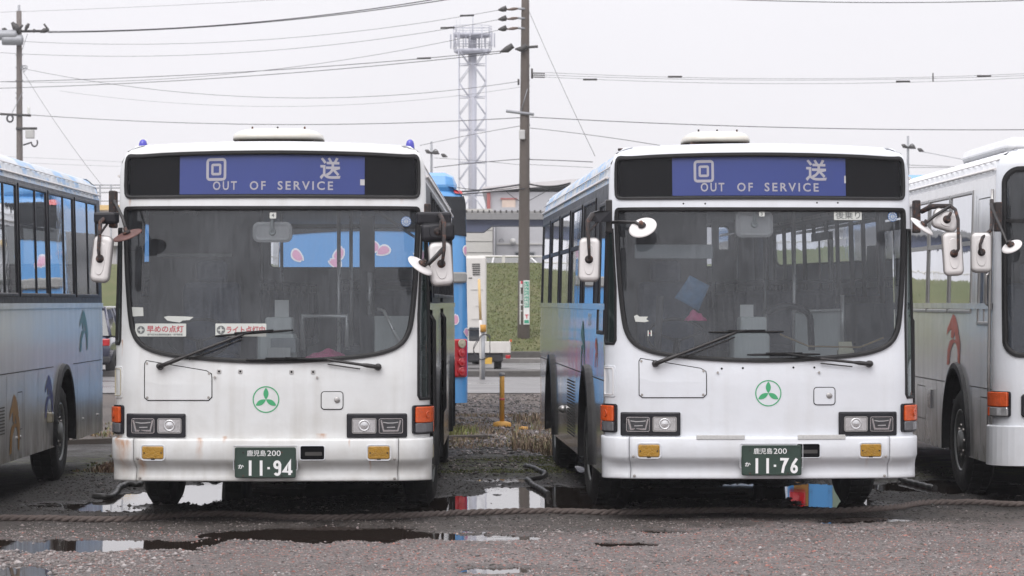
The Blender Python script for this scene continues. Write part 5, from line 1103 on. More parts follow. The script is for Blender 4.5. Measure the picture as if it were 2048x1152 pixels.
OV = np.array([(1, 0, 0), (-1, 0, 0), (0, 1, 0), (0, -1, 0), (0, 0, 1), (0, 0, -1)], float); OF = np.array([(0, 2, 4), (2, 1, 4), (1, 3, 4), (3, 0, 4), (2, 0, 5), (1, 2, 5), (3, 1, 5), (0, 3, 5)])
def stones(P, size, cols, flat=.55):
    n = len(P); a = RNG.uniform(0, 2*PI, n); ca, sa = np.cos(a), np.sin(a); J = OV[None]*RNG.uniform(.6, 1.25, (n, 6, 3))+RNG.uniform(-.25, .25, (n, 6, 3)); J *= size[:, None, None]; J[..., 2] *= flat
    x = J[..., 0]*ca[:, None]-J[..., 1]*sa[:, None]; y = J[..., 0]*sa[:, None]+J[..., 1]*ca[:, None]; W_ = np.stack([x, y, J[..., 2]], -1)+P[:, None]
    Fc = (OF[None]+6*np.arange(n)[:, None, None]).reshape(-1, 3); C = np.repeat(cols, 6, 0); return W_.reshape(-1, 3), Fc, C
def scatter(n, x0, x1, y0, y1, s0, s1, pal, clump=None, zmin=-.004):
    x = RNG.uniform(x0, x1, n); y = RNG.uniform(y0, y1, n); z = height(x, y); keep = z > zmin
    if clump is not None: keep &= (vnoise(x, y, clump, 9)+RNG.uniform(-.25, .25, n)) > -.05
    x, y, z = x[keep], y[keep], z[keep]; m = len(x); s = s0+(s1-s0)*RNG.uniform(0, 1, m)**3; pal = np.array(pal); c = pal[RNG.integers(0, len(pal), m)]*RNG.uniform(.7, 1.25, (m, 1)); return stones(np.stack([x, y, z+s*.12], -1), s, c)
pinkish = [(.22, .19, .18), (.17, .15, .145), (.28, .25, .24), (.12, .105, .10), (.25, .20, .19), (.34, .16, .13), (.09, .08, .08), (.21, .17, .165), (.31, .285, .28), (.16, .14, .13), (.24, .215, .205)]
dk = [(.04, .036, .034), (.06, .055, .05), (.028, .026, .024), (.085, .078, .072), (.05, .045, .04)]
V_, F_, C_ = [], [], []; off = 0
for args in ((26000, -3.9, 3.9, 18.1, 22.0, .005, .014, pinkish), (9000, -3.9, 3.9, 21.6, 23.3, .004, .013, pinkish[:5]+dk), (900, -3.9, 3.9, 18.2, 22.6, .014, .026, pinkish, 1.2), (700, -3.8, -2.2, 18.6, 20.6, .012, .034, pinkish[:3]+pinkish[8:]),
             (16000, -4.6, 4.6, 23.2, 30, .005, .018, dk), (5000, -3.6, 3.6, 18.2, 22.4, .006, .016, [(.24, .10, .08), (.30, .28, .27), (.07, .065, .06), (.12, .11, .105), (.16, .145, .14)], .5), (3500, -4.6, 4.6, 24, 33, .01, .03, dk+pinkish[:2], .8), (3200, -3.6, 3.8, 23.9, 26.6, .006, .024, dk, .3, -.012), (2200, -.9, .9, 29, 36, .01, .035, dk+pinkish[:3], .4), (9000, -4.5, 2, 33, 54, .015, .045, pinkish[:5]+dk)):
    a, b, c = scatter(*args); V_.append(a); F_.append(b+off); C_.append(c); off += len(a)
bulk('gravel', np.concatenate(V_), np.concatenate(F_), np.concatenate(C_), 'stone_chips')
def blades(n, xf, hgt, wd, cols, lean=.5):
    P = xf(n); n = len(P); h = hgt*RNG.uniform(.35, 1.1, n); a = RNG.uniform(0, 2*PI, n); l = lean*h*RNG.uniform(.2, 1, n); w_ = wd*RNG.uniform(.6, 1.3, n); b = RNG.uniform(-1, 1, n)
    d = np.stack([np.cos(a), np.sin(a), 0*a], -1); s_ = np.stack([np.cos(b), np.sin(b), 0*b], -1)*w_[:, None]/2; m = P+d*(l*.3)[:, None]; m[:, 2] += h*.6; t = P+d*l[:, None]; t[:, 2] += h*(1-.3*lean)
    W_ = np.stack([P-s_, P+s_, m+s_*.7, m-s_*.7, t], 1).reshape(-1, 3); k = 5*np.arange(n)[:, None]; Fc = np.concatenate([k+[0, 1, 2], k+[0, 2, 3], k+[3, 2, 4]]); pal = np.array(cols); C = np.repeat(pal[RNG.integers(0, len(pal), n)]*RNG.uniform(.7, 1.3, (n, 1)), 5, 0); return W_, Fc, C
def clumpy(x0, x1, y0, y1, sc, thr, seed=11):
    def fn(n):
        x = RNG.uniform(x0, x1, n); y = RNG.uniform(y0, y1, n); k = vnoise(x, y, sc, seed)+.5*vnoise(x, y, sc/3, seed+1)+RNG.uniform(-.15, .15, n) > thr; x, y = x[k], y[k]; return np.stack([x, y, height(x, y)-.005], -1)
    return fn
dry = [(.21, .145, .085), (.15, .095, .055), (.26, .20, .12), (.10, .065, .045), (.18, .12, .085), (.12, .12, .045)]; moss_c = [(.08, .10, .02), (.10, .11, .03), (.06, .08, .02), (.14, .13, .05)]
sets = [(9000, clumpy(-1.15, .95, 34.2, 44.5, .6, .05), .065, .012, dry, 1.), (2600, clumpy(.0, .72, 33.8, 37.5, .5, .05, 21), .17, .010, dry, 1.), (1600, clumpy(-.0, .8, 38, 43, .5, .1, 25), .20, .012, dry, .9),
        (9000, clumpy(-1.0, .65, 29.4, 32.6, .7, .02, 31), .028, .012, moss_c, 1.2), (700, clumpy(-.95, -.4, 36.0, 38.6, .4, .1, 33), .15, .012, [(.16, .16, .05), (.12, .14, .03)], .7),
        (7000, clumpy(-4.5, -3.6, 29, 36, .6, .0, 35), .05, .014, dry[:2]+moss_c, 1.), (2500, clumpy(-4.3, -3.5, 29.5, 32, .4, .0, 37), .10, .010, dry[:2]+[(.10, .05, .04)], .9), (6000, clumpy(-6, -3, 36, 50, .9, .05, 39), .1, .02, dry+moss_c, 1.)]
V_, F_, C_ = [], [], []; off = 0
for s_ in sets: a, b, c = blades(*s_); V_.append(a); F_.append(b+off); C_.append(c); off += len(a)
bulk('grass', np.concatenate(V_), np.concatenate(F_), np.concatenate(C_), 'grass_blades')

# thick braided rope along the front of the row
rp = [on_ground(x, y) for x, y in ((-60, 1045), (0, 1045), (110, 1046), (225, 1047), (288, 1044), (393, 1036), (500, 1039), (600, 1044), (700, 1044), (851, 1038), (940, 1033), (1098, 1031), (1200, 1034), (1323, 1031), (1440, 1028), (1566, 1032), (1700, 1029), (1781, 1024), (1860, 1014), (1960, 1014), (2048, 1018), (2120, 1018))]
def spline(p, step):
    out = []
    for i in range(len(p)-1):
        a, b, c, d = p[max(i-1, 0)], p[i], p[i+1], p[min(i+2, len(p)-1)]; n = max(2, int((c-b).length/step))
        for k in range(n): t = k/n; out.append(.5*((2*b)+(c-a)*t+(2*a-5*b+4*c-d)*t*t+(-a+3*b-3*c+d)*t**3))
    return out+[p[-1]]
pts = spline(rp, .0125)
for q in pts: q.z = max(.0, float(height(np.array([q.x]), np.array([q.y]))[0]))*.6+.026
rope = empty('braided_rope', (pts[0].x, pts[0].y, 0), 'thick muddy braided rope lying along the ground in front of the buses', 'rope')
for st in range(3):
    mb = MB(); pp = []; d = 0
    for k, q in enumerate(pts):
        if k: d += (q-pts[k-1]).length
        t = (pts[min(k+1, len(pts)-1)]-pts[max(k-1, 0)]).normalized(); s_ = Vector((-t.y, t.x, 0)).normalized(); ph = d/.21*2*PI+st*2*PI/3
        pp.append(q+s_*(.0165*math.sin(ph))+Vector((0, 0, .0135*math.cos(ph)))-Vector((pts[0].x, pts[0].y, 0)))
    mb.tube(pp, .0165, 8); mb.build('strand', 'rope_fibre', rope)
def hose(name, P, r, label, cat, m='hose_rubber'):
    p = spline([on_ground(x, y) for x, y in P], .03)
    for q in p: q.z = max(0, float(height(np.array([q.x]), np.array([q.y]))[0]))+r*.8
    mb = MB(); mb.tube(p, [r*(1+.12*math.sin(i*.9)) for i in range(len(p))], 10); o = mb.build(name, m); return tag(o, label, cat)
hose('rope_end', ((188, 998), (222, 998), (240, 982), (255, 975), (276, 976), (283, 968), (278, 960)), .027, 'black frayed rope end lying beside the left front tyre of the bus with plate 11-94', 'rope')
hose('rope_end', ((1096, 992), (1085, 984), (1060, 970), (1056, 962), (1088, 958), (1086, 950), (1050, 938)), .024, 'black zigzag rope end on wet gravel between the two white buses', 'rope')
hose('rope_end', ((1800, 962), (1830, 970), (1870, 980)), .025, 'short dark rope end on the ground right of the bus with plate 11-76', 'rope')
def board(p0, p1, w_, h_, label):
    a, b = on_ground(*p0), on_ground(*p1); d = b-a; L = d.length; mb = MB(); mb.box(0, L, -w_/2, w_/2, 0, h_, bev=.012); o = mb.build('timber_sleeper', 'timber_dark'); o.location = a; o.rotation_euler = (0, 0, math.atan2(d.y, d.x)); tag(o, label, 'timber')
board((900, 882), (972, 880), .13, .07, 'weathered dark timber laid across the gravel left of the yellow bollard'); board((120, 892), (228, 888), .14, .08, 'weathered dark timber on the gravel between the leftmost bus and its neighbour')
mb = MB(); c = on_ground(1014, 808); 

# ---------------------------------------------------------------- bollard and posts
p = on_ground(1004, 856); r = empty('bollard', p, 'yellow bollard post on a rounded yellow concrete foot in dry grass between the buses', 'bollard')
mb = MB(); mb.lathe([(.125, 0), (.135, .03), (.12, .075), (.06, .095), (0, .1)], (0, 0, 0), n=20, sy=.8); mb.build('concrete_foot', 'bollard_yellow', r)
mb = MB(); mb.lathe([(.034, .06), (.034, .74), (.028, .75), (0, .75)], (0, 0, 0), n=16); mb.build('post', 'bollard_yellow', r); mb = MB(); mb.lathe([(.037, .385), (.037, .415)], (0, 0, 0), n=16); mb.build('reflective_band', 'band_red', r); mb = MB(); mb.lathe([(.037, .72), (.037, .765), (.02, .77)], (0, 0, 0), n=16); mb.build('post_cap', 'concrete', r)
p = on_ground(1047, 862); mb = MB(); mb.lathe([(.07, 0), (.08, .03), (.05, .06), (0, .065)], (0, 0, 0), n=12, sy=.7); o = mb.build('concrete_lump', 'bollard_yellow'); o.location = p; tag(o, 'small broken yellow concrete lump in the dry grass right of the bollard', 'concrete lump')
mb = MB(); p = on_ground(966, 762); D_ = p.y; a = place(966, 662, D_); mb.tube([(0, 0, 0), (0, 0, a.z)], .045, 10); r = empty('steel_post', p, 'grey steel post with an orange cap and coiled wire in front of the white truck', 'post'); mb.build('post_shaft', 'galvanised', r)
mb = MB(); mb.tube([(0, 0, a.z-.02), (0, 0, a.z+.14)], .07, 10); mb.build('post_cap', 'bollard_yellow', r); mb = MB(); mb.tube([(.3*math.sin(t)*(.6+.1*math.sin(3*t)), -.08, a.z-.35+.28*math.cos(t*.97)) for t in np.linspace(0, 14, 60)], .008, 5); mb.build('coiled_wire', 'wire_black', r)
b_ = place(958, 558, D_); t_ = place(961, 640, D_); p2 = on_ground(962, 762); r = empty('marker_pole', p2, 'thin leaning pole, orange above and white below, beside the steel post', 'pole')
mb = MB(); mb.tube([(0, 0, 0), t_-p2], .03, 8); mb.build('lower_pole', 'truck_white', r); mb = MB(); mb.tube([t_-p2, b_-p2], .03, 8); mb.build('upper_pole', 'awning_yellow', r)

# ---------------------------------------------------------------- road, kerbs, bank
def slab_box(name, x0, x1, y0, y1, z0, z1, m, kind='structure', bev=.02):
    mb = MB(); mb.box(x0, x1, y0, y1, z0, z1, bev=bev); return tag(mb.build(name, m), kind=kind)
g = NG('road_wet'); gp = g.n('ShaderNodeNewGeometry').outputs['Position']; n1 = g.noise(.5, vec=gp, stretch=(.4, 1, 1)); 
g.done(g.bsdf(Base_Color=g.mix(n1, (.12, .115, .115, 1), (.17, .165, .165, 1)), Roughness=g.rng(n1, .35, .65, .25, .6)))
mb = MB(); mb.add([(-60, 54.5, .032), (60, 54.5, .032), (60, 66.2, .032), (-60, 66.2, .032)], [(0, 1, 2, 3)]); tag(mb.build('service_road', 'road_wet', recalc=False), kind='structure')
mb = MB(); mb.add([(-60, 67.6, .036), (60, 67.6, .036), (60, 80.8, .036), (-60, 80.8, .036)], [(0, 1, 2, 3)]); tag(mb.build('road', 'road_wet', recalc=False), kind='structure')
slab_box('kerb', -60, 60, 66.2, 67.6, 0, .17, 'kerb_dark'); slab_box('kerb', -60, 60, 80.8, 81.3, 0, .16, 'concrete'); slab_box('pavement', -60, 60, 81.3, 84.0, 0, .12, 'kerb_dark', bev=.01)
slab_box('retaining_kerb', -60, 60, 84.0, 84.3, 0, .30, 'kerb_dark')
g = NG('bank_turf'); gp = g.n('ShaderNodeNewGeometry').outputs['Position']; n1 = g.noise(.45, vec=gp, detail=6); n2 = g.noise(3, vec=gp, detail=5)
c = g.mix(g.rng(n1, .35, .65), (.075, .092, .026, 1), (.115, .108, .045, 1)); c = g.mix(g.rng(n2, .4, .7), c, (.07, .088, .026, 1)); g.done(g.bsdf(Base_Color=c, Roughness=.9))
def bankz(y): t = np.clip((y-84.3)/10.2, 0, 1); return .22+2.75*t
v = []; f = []; xs = np.linspace(-30, 30, 121); ys = np.linspace(84.3, 98.8, 37)
for y in ys:
    for x in xs: v.append((x, y, float(bankz(y))+.015*mnoise.noise(Vector((x*.6, y*.6, 2)))))
n = len(xs); f = [(j*n+i, j*n+i+1, (j+1)*n+i+1, (j+1)*n+i) for j in range(len(ys)-1) for i in range(n-1)]
tag(rawmesh('embankment', v, f, 'bank_turf'), kind='structure')
mb = MB(); mb.box(-60, 60, 98.6, 260, 0, 1.9); tag(mb.build('upper_terrace', 'deck_grey'), kind='structure')
def bk(n):
    x = RNG.uniform(-6, 3, n); y = RNG.uniform(84.4, 95.5, n); return np.stack([x, y, bankz(y)], -1)
a, b, c = blades(26000, bk, .06, .03, [(.13, .145, .045), (.12, .145, .042), (.15, .145, .06), (.125, .14, .045)], 1.); bulk('bank_grass', a, b, c, 'grass_blades')

# ---------------------------------------------------------------- far buildings, bridge, railing
def bx(px0, px1, py0, py1, D): a, b = place(px0, py1, D), place(px1, py0, D); return a.x, b.x, a.z, b.z
x0, x1, z0, z1 = bx(976, 1500, 384, 520, 150); r = empty('warehouse', ((x0+x1)/2, 150, 1.9), 'large grey warehouse above the elevated road, with red trim and a cream shutter', 'building')
def child(mb, name, m, r): o = mb.build(name, m); o.parent = r; o.matrix_parent_inverse.identity(); o.location = -Vector(r.location); return o
mb = MB(); mb.box(x0, x1, 150, 175, 1.9, z1); child(mb, 'wall', 'wall_grey', r)
mb = MB(); mb.add([(x0-.3, 149.7, z1), (x1, 149.7, z1+1.2), (x1, 175, z1+1.2), (x0-.3, 175, z1), (x0-.3, 149.7, z1+.25), (x1, 149.7, z1+1.45), (x1, 175, z1+1.45), (x0-.3, 175, z1+.25)], [(0, 1, 2, 3), (4, 5, 6, 7), (0, 1, 5, 4), (1, 2, 6, 5), (2, 3, 7, 6), (3, 0, 4, 7)]); child(mb, 'roof', 'roof_white', r)
mb = MB(); mb.box(x0-.06, x0+.12, 149.85, 150, 1.9, z1); child(mb, 'corner_trim', 'trim_red', r)
a0, a1, b0, b1 = bx(1004, 1031, 399, 426, 150); mb = MB(); mb.box(a0, a1, 149.9, 150, b0, b1); s_ = child(mb, 'shutter', 'wall_panel_cream', r); mb = MB(); mb.box(a0-.08, a1+.08, 149.86, 149.98, b1, b1+.07); child(mb, 'shutter_head', 'trim_red', r)
x0, x1, z0, z1 = bx(700, 985, 447, 530, 118); r = empty('clad_building', ((x0+x1)/2, 118, 1.9), 'beige building with horizontal cladding bands under the elevated road', 'building')
n = 8; h = (z1+.6-1.9)/n
for i in range(n): mb = MB(); mb.box(x0, x1, 118, 119, 1.9+h*i+.03, 1.9+h*(i+1)); child(mb, 'cladding_band', 'wall_beige', r)
mb = MB(); mb.box(x0+.02, x1-.02, 118.06, 128, 1.9, z1+.6); child(mb, 'wall', 'wall_groove', r)
mb = MB(); mb.tube([(x1+.12, 117.9, 1.9), (x1+.12, 117.9, z1+.3), (x1+6, 117.9, z1+.42)], .06, 8); child(mb, 'drain_pipe', 'galvanised', r)
x0, x1, z0, z1 = bx(990, 1500, 452, 530, 124); r = empty('low_building', ((x0+x1)/2, 124, 1.9), 'pale grey building with a round wall vent and a dark window behind the railing', 'building')
mb = MB(); mb.box(x0, x1, 124, 140, 1.9, z1+.8); child(mb, 'wall', 'wall_grey', r)
a0, a1, b0, b1 = bx(990, 1500, 487, 489, 124); mb = MB(); mb.box(a0, a1, 123.93, 124, b0, b1); child(mb, 'string_course', 'wall_beige', r)
p = place(1026, 483, 123.9); mb = MB(); mb.lathe([(.12, 0), (.14, -.1), (.1, -.2), (0, -.22)], p, 'y', 14); child(mb, 'vent_hood', 'box_pale', r); p = place(1003, 483, 123.9); mb = MB(); mb.tube([p+Vector((.09*math.cos(t), 0, .13*math.sin(t))) for t in np.linspace(0, PI, 10)], .02, 6); child(mb, 'vent_ring', 'galvanised', r)
for px in (1031, 1058):
    a0, a1, b0, b1 = bx(px, px+9 if px < 1050 else px+10, 503, 524, 124); w_ = MB(); w_.box(a0-.05, a1+.05, 123.92, 124, b0, b1); wo_ = child(w_, 'window_frame', 'galvanised', r); mb = MB(); mb.box(a0, a1, 123.88, 123.95, b0+.05, b1-.05); q = child(mb, 'window_pane', 'car_glass', r)
for i in range(3): p = place(1053+i*7, 440, 140); 
r = empty('elevated_road', (0, 110, 0), 'elevated road with dark blue steel girder crossing behind the utility pole', 'bridge')
zt = place(0, 427, 110).z; zd = place(0, 433, 110).z; zg = place(0, 450, 110).z
mb = MB(); mb.box(-30, 14, 110, 112, zg-.02, zd-.12); child(mb, 'girder', 'girder_blue', r); mb = MB(); mb.box(-30, 14, 109.7, 112.3, zd-.12, zd+.10); child(mb, 'deck', 'deck_grey', r)
a = place(935, 458, 110).x; b = place(985, 450, 110).x; mb = MB(); mb.add([(-14, 109.95, zg), (b, 109.95, zg), (a+.6, 109.95, zg-.26), (-14, 109.95, zg-.26), (-14, 112, zg), (b, 112, zg), (a+.6, 112, zg-.26), (-14, 112, zg-.26)], [(0, 1, 2, 3), (4, 5, 6, 7), (0, 1, 5, 4), (1, 2, 6, 5), (2, 3, 7, 6), (3, 0, 4, 7)]); child(mb, 'haunch', 'girder_blue', r)
mb0 = None
for i in range(-34, 22):
    x = i*.215*1.0
    if -6 < x < 3:
        if mb0 is None: mb = MB(); mb.box(x+.012, x+.205, 109.75, 109.95, zd+.10, zt+.08); mb0 = child(mb, 'parapet_panel', 'wall_groove', r).data; mbx = x; mb = MB(); mb.box(x-.03, x+.03, 109.70, 109.95, zt+.02, zt+.12); mk0 = child(mb, 'post_head', 'seam_dark', r).data
        else:
            for dta, nm in ((mb0, 'parapet_panel'), (mk0, 'post_head')): o = bpy.data.objects.new(nm, dta); link(o, r); o.location = Vector((x-mbx, 0, 0))-Vector(r.location)
for px in (800, 1300): x = place(px, 0, 113).x; mb = MB(); mb.box(x-.6, x+.6, 110.2, 111.8, 0, zg, bev=.1); child(mb, 'pier', 'concrete', r)
# white railing on the terrace
r = empty('railing', (0, 97.8, 2.9), 'white pipe railing along the top of the grassy bank', 'railing'); zr = place(0, 513, 97.8).z; 
for z in (zr, zr-.32): mb = MB(); mb.tube([(-12, 97.8, z), (12, 97.8, z)], .03, 6); child(mb, 'rail', 'truck_white', r)
for i in range(-8, 9): mb = MB(); x = place(1007, 0, 97.8).x+i*1.5; mb.box(x-.05, x+.05, 97.75, 97.85, 2.9, zr+.04); child(mb, 'rail_post', 'truck_white', r)

def car(x, y, z, rz, paint_m, label, cat='car', h=1.45, L=4.2, W=1.68, tail_red=True):
    r = empty('parked_car', (x, y, z), label, cat, rz=rz)
    secs = [(0, .5, .82, .40), (.12, .32, .95, .30), (.5, .26, 1.0, .26), (L-.6, .26, .88, .26), (L-.1, .34, .72, .3), (L, .45, .62, .42)]
    body = MB(); k = 14; vs = []
    for (yy, zb, zt, _) in secs:
        for j in range(k):
            t = 2*PI*j/k; cx = math.copysign(abs(math.cos(t))**.35, math.cos(t)); cz = math.copysign(abs(math.sin(t))**.35, math.sin(t)); vs.append((cx*W/2*(1-.05*(abs(yy-L/2)/(L/2))**3), yy, (zb+zt)/2+cz*(zt-zb)/2))
    body.add(vs, [(i*k+j, i*k+(j+1) % k, (i+1)*k+(j+1) % k, (i+1)*k+j) for i in range(len(secs)-1) for j in range(k)]+[tuple(range(k)), tuple(range((len(secs)-1)*k, len(secs)*k))], True); body.build('body', paint_m, r)
    g_ = MB(); a = [(-.80, .12, .95), (.80, .12, .95), (.62, .55, h-.06), (-.62, .55, h-.06), (-.80, L-1.1, .90), (.80, L-1.1, .90), (.62, L-1.9, h-.06), (-.62, L-1.9, h-.06)]; g_.add(a, [(0, 1, 2, 3), (4, 5, 6, 7), (0, 4, 7, 3), (1, 5, 6, 2)]); g_.build('windows', 'car_glass', r)
    rf = MB(); rf.box(-.64, .64, .5, L-1.85, h-.075, h, bev=.03); rf.build('roof', paint_m, r)
    for sx_ in (-1, 1):
        for (p, q) in (((.80, .12, .95), (.62, .55, h-.05)), ((.80, L-1.1, .9), (.62, L-1.9, h-.05)), ((.81, 1.9, .95), (.63, 1.8, h-.05))): pl = MB(); pl.tube([(sx_*p[0], p[1], p[2]), (sx_*q[0], q[1], q[2])], .035, 6); pl.build('pillar', paint_m, r)
    for sx_ in (-1, 1):
        mb = MB(); mb.box(min(sx_*.52, sx_*.80), max(sx_*.52, sx_*.80), -.02, .10, .72, .88, bev=.02); mb.build('tail_lamp', 'lamp_red' if tail_red else 'lens_clear', r)
        for yy in (.75, L-.8): mb = MB(); mb.lathe([(.3, -.1), (.31, 0), (.3, .1), (.2, .1), (.18, .06), (0, .06)], (sx_*(W/2-.1), yy, .31), 'x', 18); mb.build('wheel', 'tyre_rubber', r)
    mb = MB(); mb.box(-.26, .26, -.015, .02, .52, .66); mb.build('number_plate', 'plate_white', r); mb = MB(); mb.box(-.8, .8, -.04, .1, .34, .48, bev=.03); mb.build('bumper', 'truck_dark', r)
    return r
p = on_ground(160, 757); car((197-1024)/F*p.y-.55, p.y, .02, .0, 'car_navy', 'dark navy car with red tail lamp seen through the gap beside the leftmost bus', h=1.62)
pa = place(1040, 520, 100); car(pa.x+.9, 100, 1.9, PI/2, 'car_white', 'white car roof behind the railing left of the utility pole', tail_red=False, h=1.42); car(pa.x-3.4+.2, 103, 1.9, PI/2, 'coach_grey', 'grey car farther back behind the railing, left of the white car', tail_red=False, h=1.35)

# kei truck and the tall white cab
p = on_ground(968, 742); r = empty('flatbed_truck', p, 'small white flatbed truck seen from behind with a yellow number plate', 'truck')
Dk = p.y; L_ = lambda px, py: (place(px, py, Dk)-p)
a, b = L_(893, 706), L_(1020, 683); mb = MB(); mb.box(a.x, b.x, -.02, .05, a.z, b.z, bev=.012); mb.build('tailboard', 'truck_white', r)
mb = MB(); mb.box(a.x, b.x, .06, 2.0, a.z, a.z+.06); mb.build('bed_floor', 'truck_white', r)
for x in (a.x, b.x): mb = MB(); mb.box(x-.02, x+.02, .05, 2.0, a.z, b.z, bev=.01); mb.build('side_board', 'truck_white', r)
for i in range(6): mb = MB(); x = a.x+(b.x-a.x)*(i+.5)/6; mb.box(x-.01, x+.01, -.035, -.02, a.z+.04, b.z-.04); mb.build('board_rib', 'truck_white', r)
c, d = L_(935, 735), L_(1006, 706); mb = MB(); mb.box(c.x, d.x, .05, .5, c.z+.14, a.z, bev=.04); mb.build('rear_chassis', 'truck_dark', r)
c2_, d2 = L_(967, 728), L_(984, 715); mb = MB(); mb.box(c2_.x, d2.x, .02, .05, c2_.z, d2.z); pl_ = mb.build('number_plate', 'plate_yellow', r)
for px in (900, 995): q = L_(px, 742); mb = MB(); mb.lathe([(.22, -.09), (.23, 0), (.22, .09), (.12, .1), (0, .1)], (q.x, .5, .23), 'x', 18); mb.build('wheel', 'tyre_rubber', r)
for px, m in ((1016, 'lamp_red'), (898, 'lamp_red')): q = L_(px, 714); mb = MB(); mb.box(q.x-.06, q.x+.06, -.03, .03, q.z-.04, q.z+.05, bev=.01); mb.build('tail_lamp', m, r)
q = L_(1022, 682); mb = MB(); mb.box(q.x-.03, q.x+.02, -.02, .02, q.z-.02, q.z+.04, bev=.005); mb.build('corner_lamp', 'lamp_orange', r)
p = on_ground(930, 735); Dt = p.y+1.5; p = Vector((place(930, 0, Dt).x, Dt, .03)); r = empty('truck_cab', p, 'tall white truck cab back with louvre slots, rising behind the small flatbed truck', 'truck')
L_ = lambda px, py: (place(px, py, Dt)-p)
a, b = L_(880, 690), L_(972, 513); mb = MB(); mb.box(a.x, b.x, 0, 1.9, .55, b.z, bev=.05); mb.build('cab_shell', 'truck_white', r)
for i in range(6): q = L_(944+.3*i, 528+i*4.2); q2 = L_(960, 0); mb = MB(); mb.box(q.x, q2.x, -.02, .02, q.z-.016, q.z+.010); mb.build('louvre', 'seam_dark', r)
for (px0, px1, py) in ((941, 966, 579), (951, 961, 612), (943, 965, 638), (937, 944, 556)): q, q2 = L_(px0, py), L_(px1, py); mb = MB(); mb.box(q.x, q2.x, -.015, .02, q.z-.012, q.z+.012); mb.build('pressed_rib', 'wall_beige' if py != 556 else 'seam_dark', r)
q, q2 = L_(938, 682), L_(965, 654); mb = MB(); mb.box(q.x, q2.x, -.03, .02, q.z, q2.z, bev=.03); mb.build('rear_window', 'car_glass', r); q, q2 = L_(900, 660), L_(970, 660); mb = MB(); mb.tube([(q.x, -.1, q.z), (q2.x, -.1, q.z)], .02, 6); mb.build('load_rail', 'truck_dark', r)
for sx_ in (-.6, .3): mb = MB(); mb.lathe([(.36, -.12), (.38, 0), (.36, .12), (.2, .12), (0, .1)], (sx_, .9, .38), 'x', 20); mb.build('wheel', 'tyre_rubber', r)
mb = MB(); mb.box(a.x+.05, b.x-.05, .1, 1.8, .35, .56); mb.build('chassis', 'truck_dark', r)

# left gap: pale building, steel frame with yellow awning
x0, x1, z0, z1 = bx(150, 300, 492, 600, 100); r = empty('white_building', ((x0+x1)/2, 100, 2), 'white walled building seen in the gap between the leftmost bus and its neighbour', 'building')
mb = MB(); mb.box(x0, x1, 100, 108, 0, z1); child(mb, 'wall', 'roof_white', r); mb = MB(); mb.box(x0-.2, x1+.2, 99.7, 108, z1, z1+.25); child(mb, 'eaves', 'box_pale', r); 
for px in (214, 236): q = place(px, 0, 99.9); mb = MB(); mb.tube([(q.x, 99.85, 0), (q.x, 99.85, z1)], .05, 8); child(mb, 'drain_pipe', 'galvanised', r)
mb = MB(); 
for py in (545, 600): q = place(200, py, 99.9).z; mb.box(x0, x1, 99.92, 99.99, q, q+.05)
child(mb, 'joint_strip', 'box_pale', r)
r = empty('steel_canopy', (place(220, 0, 105).x, 105, 0), 'open steel frame canopy with a yellow fascia beyond the leftmost gap', 'canopy')
for px in (180, 200, 222, 244): q = place(px, 370, 105); mb = MB(); mb.tube([(q.x, 105, 0), (q.x, 105, q.z)], .035, 6); child(mb, 'post', 'galvanised', r)
for py in (370, 376, 385, 402): a, b = place(170, py, 105), place(260, py, 105); mb = MB(); mb.tube([(a.x, 105, a.z), (b.x, 105, a.z)], .022, 6); child(mb, 'beam', 'galvanised', r)
a, b = place(170, 420, 104.9), place(262, 410, 104.9); mb = MB(); mb.box(a.x, b.x, 104.9, 107, a.z, b.z); child(mb, 'fascia', 'awning_yellow', r); a, b = place(170, 470, 106), place(262, 421, 106); mb = MB(); mb.box(a.x, b.x, 105.2, 108, 0, b.z); child(mb, 'back_wall', 'roof_white', r)

# ---------------------------------------------------------------- utility poles
def pole_thing(px_b, px_t, py_t, D, rb, rt, label, m='pole_concrete', name='utility_pole', zbase=0.):
    b = Vector(((px_b-1024)/F*D, D, zbase)); r = empty(name, b, label, 'utility pole'); t = place(px_t, py_t, D); mb = MB(); n = 8
    mb.tube([Vector((0, 0, 0)).lerp(t-b, k/n) for k in range(n+1)], [rb+(rt-rb)*k/n for k in range(n+1)], 16); mb.build('pole_shaft', m, r); return r, b, D
def pp(b, D, px, py, dy=0.): return place(px, py, D+dy)-b
r, b, D = pole_thing(1047, 1051, -60, 86, .19, .11, 'tall concrete utility pole with advertising boards standing between the two white buses'); P1 = (b, D)
def arm(px0, py0, px1, py1, rad=.03, name='cross_arm', m='galvanised', dy=-.15): mb = MB(); mb.tube([pp(b, D, px0, py0, dy), pp(b, D, px1, py1, dy)], rad, 6); return mb.build(name, m, r)
arm(1012, 222, 1068, 229, .045); arm(1046, 95, 1076, 93, .04, m='insulator_dark'); arm(1042, 222, 1055, 178, .012, 'stay_bar')
for (x, y, h) in ((1000, 20, 1), (1000, 39, 1), (1000, 59, 1)):
    mb = MB(); e = pp(b, D, 1050, y-2, -.1); i0 = pp(b, D, 996, y, -.1); mb.tube([e, pp(b, D, 1036, y-3, -.1)], .035, 6); mb.build('insulator_bracket', 'galvanised', r)
    mb = MB(); mb.tube([pp(b, D, 1036, y-3, -.1), pp(b, D, 1026, y-2, -.1), pp(b, D, 1018, y-1, -.1), pp(b, D, 1010, y-1, -.1)], [.03, .05, .03, .02], 8); mb.build('insulator', 'insulator_brown', r)
    mb = MB(); mb.tube([i0, pp(b, D, 1004, y-1, -.1), pp(b, D, 1012, y-3, -.1), pp(b, D, 1014, y-2, -.1)], [.02, .07, .09, .01], 8); mb.build('wire_clamp', 'insulator_dark', r)
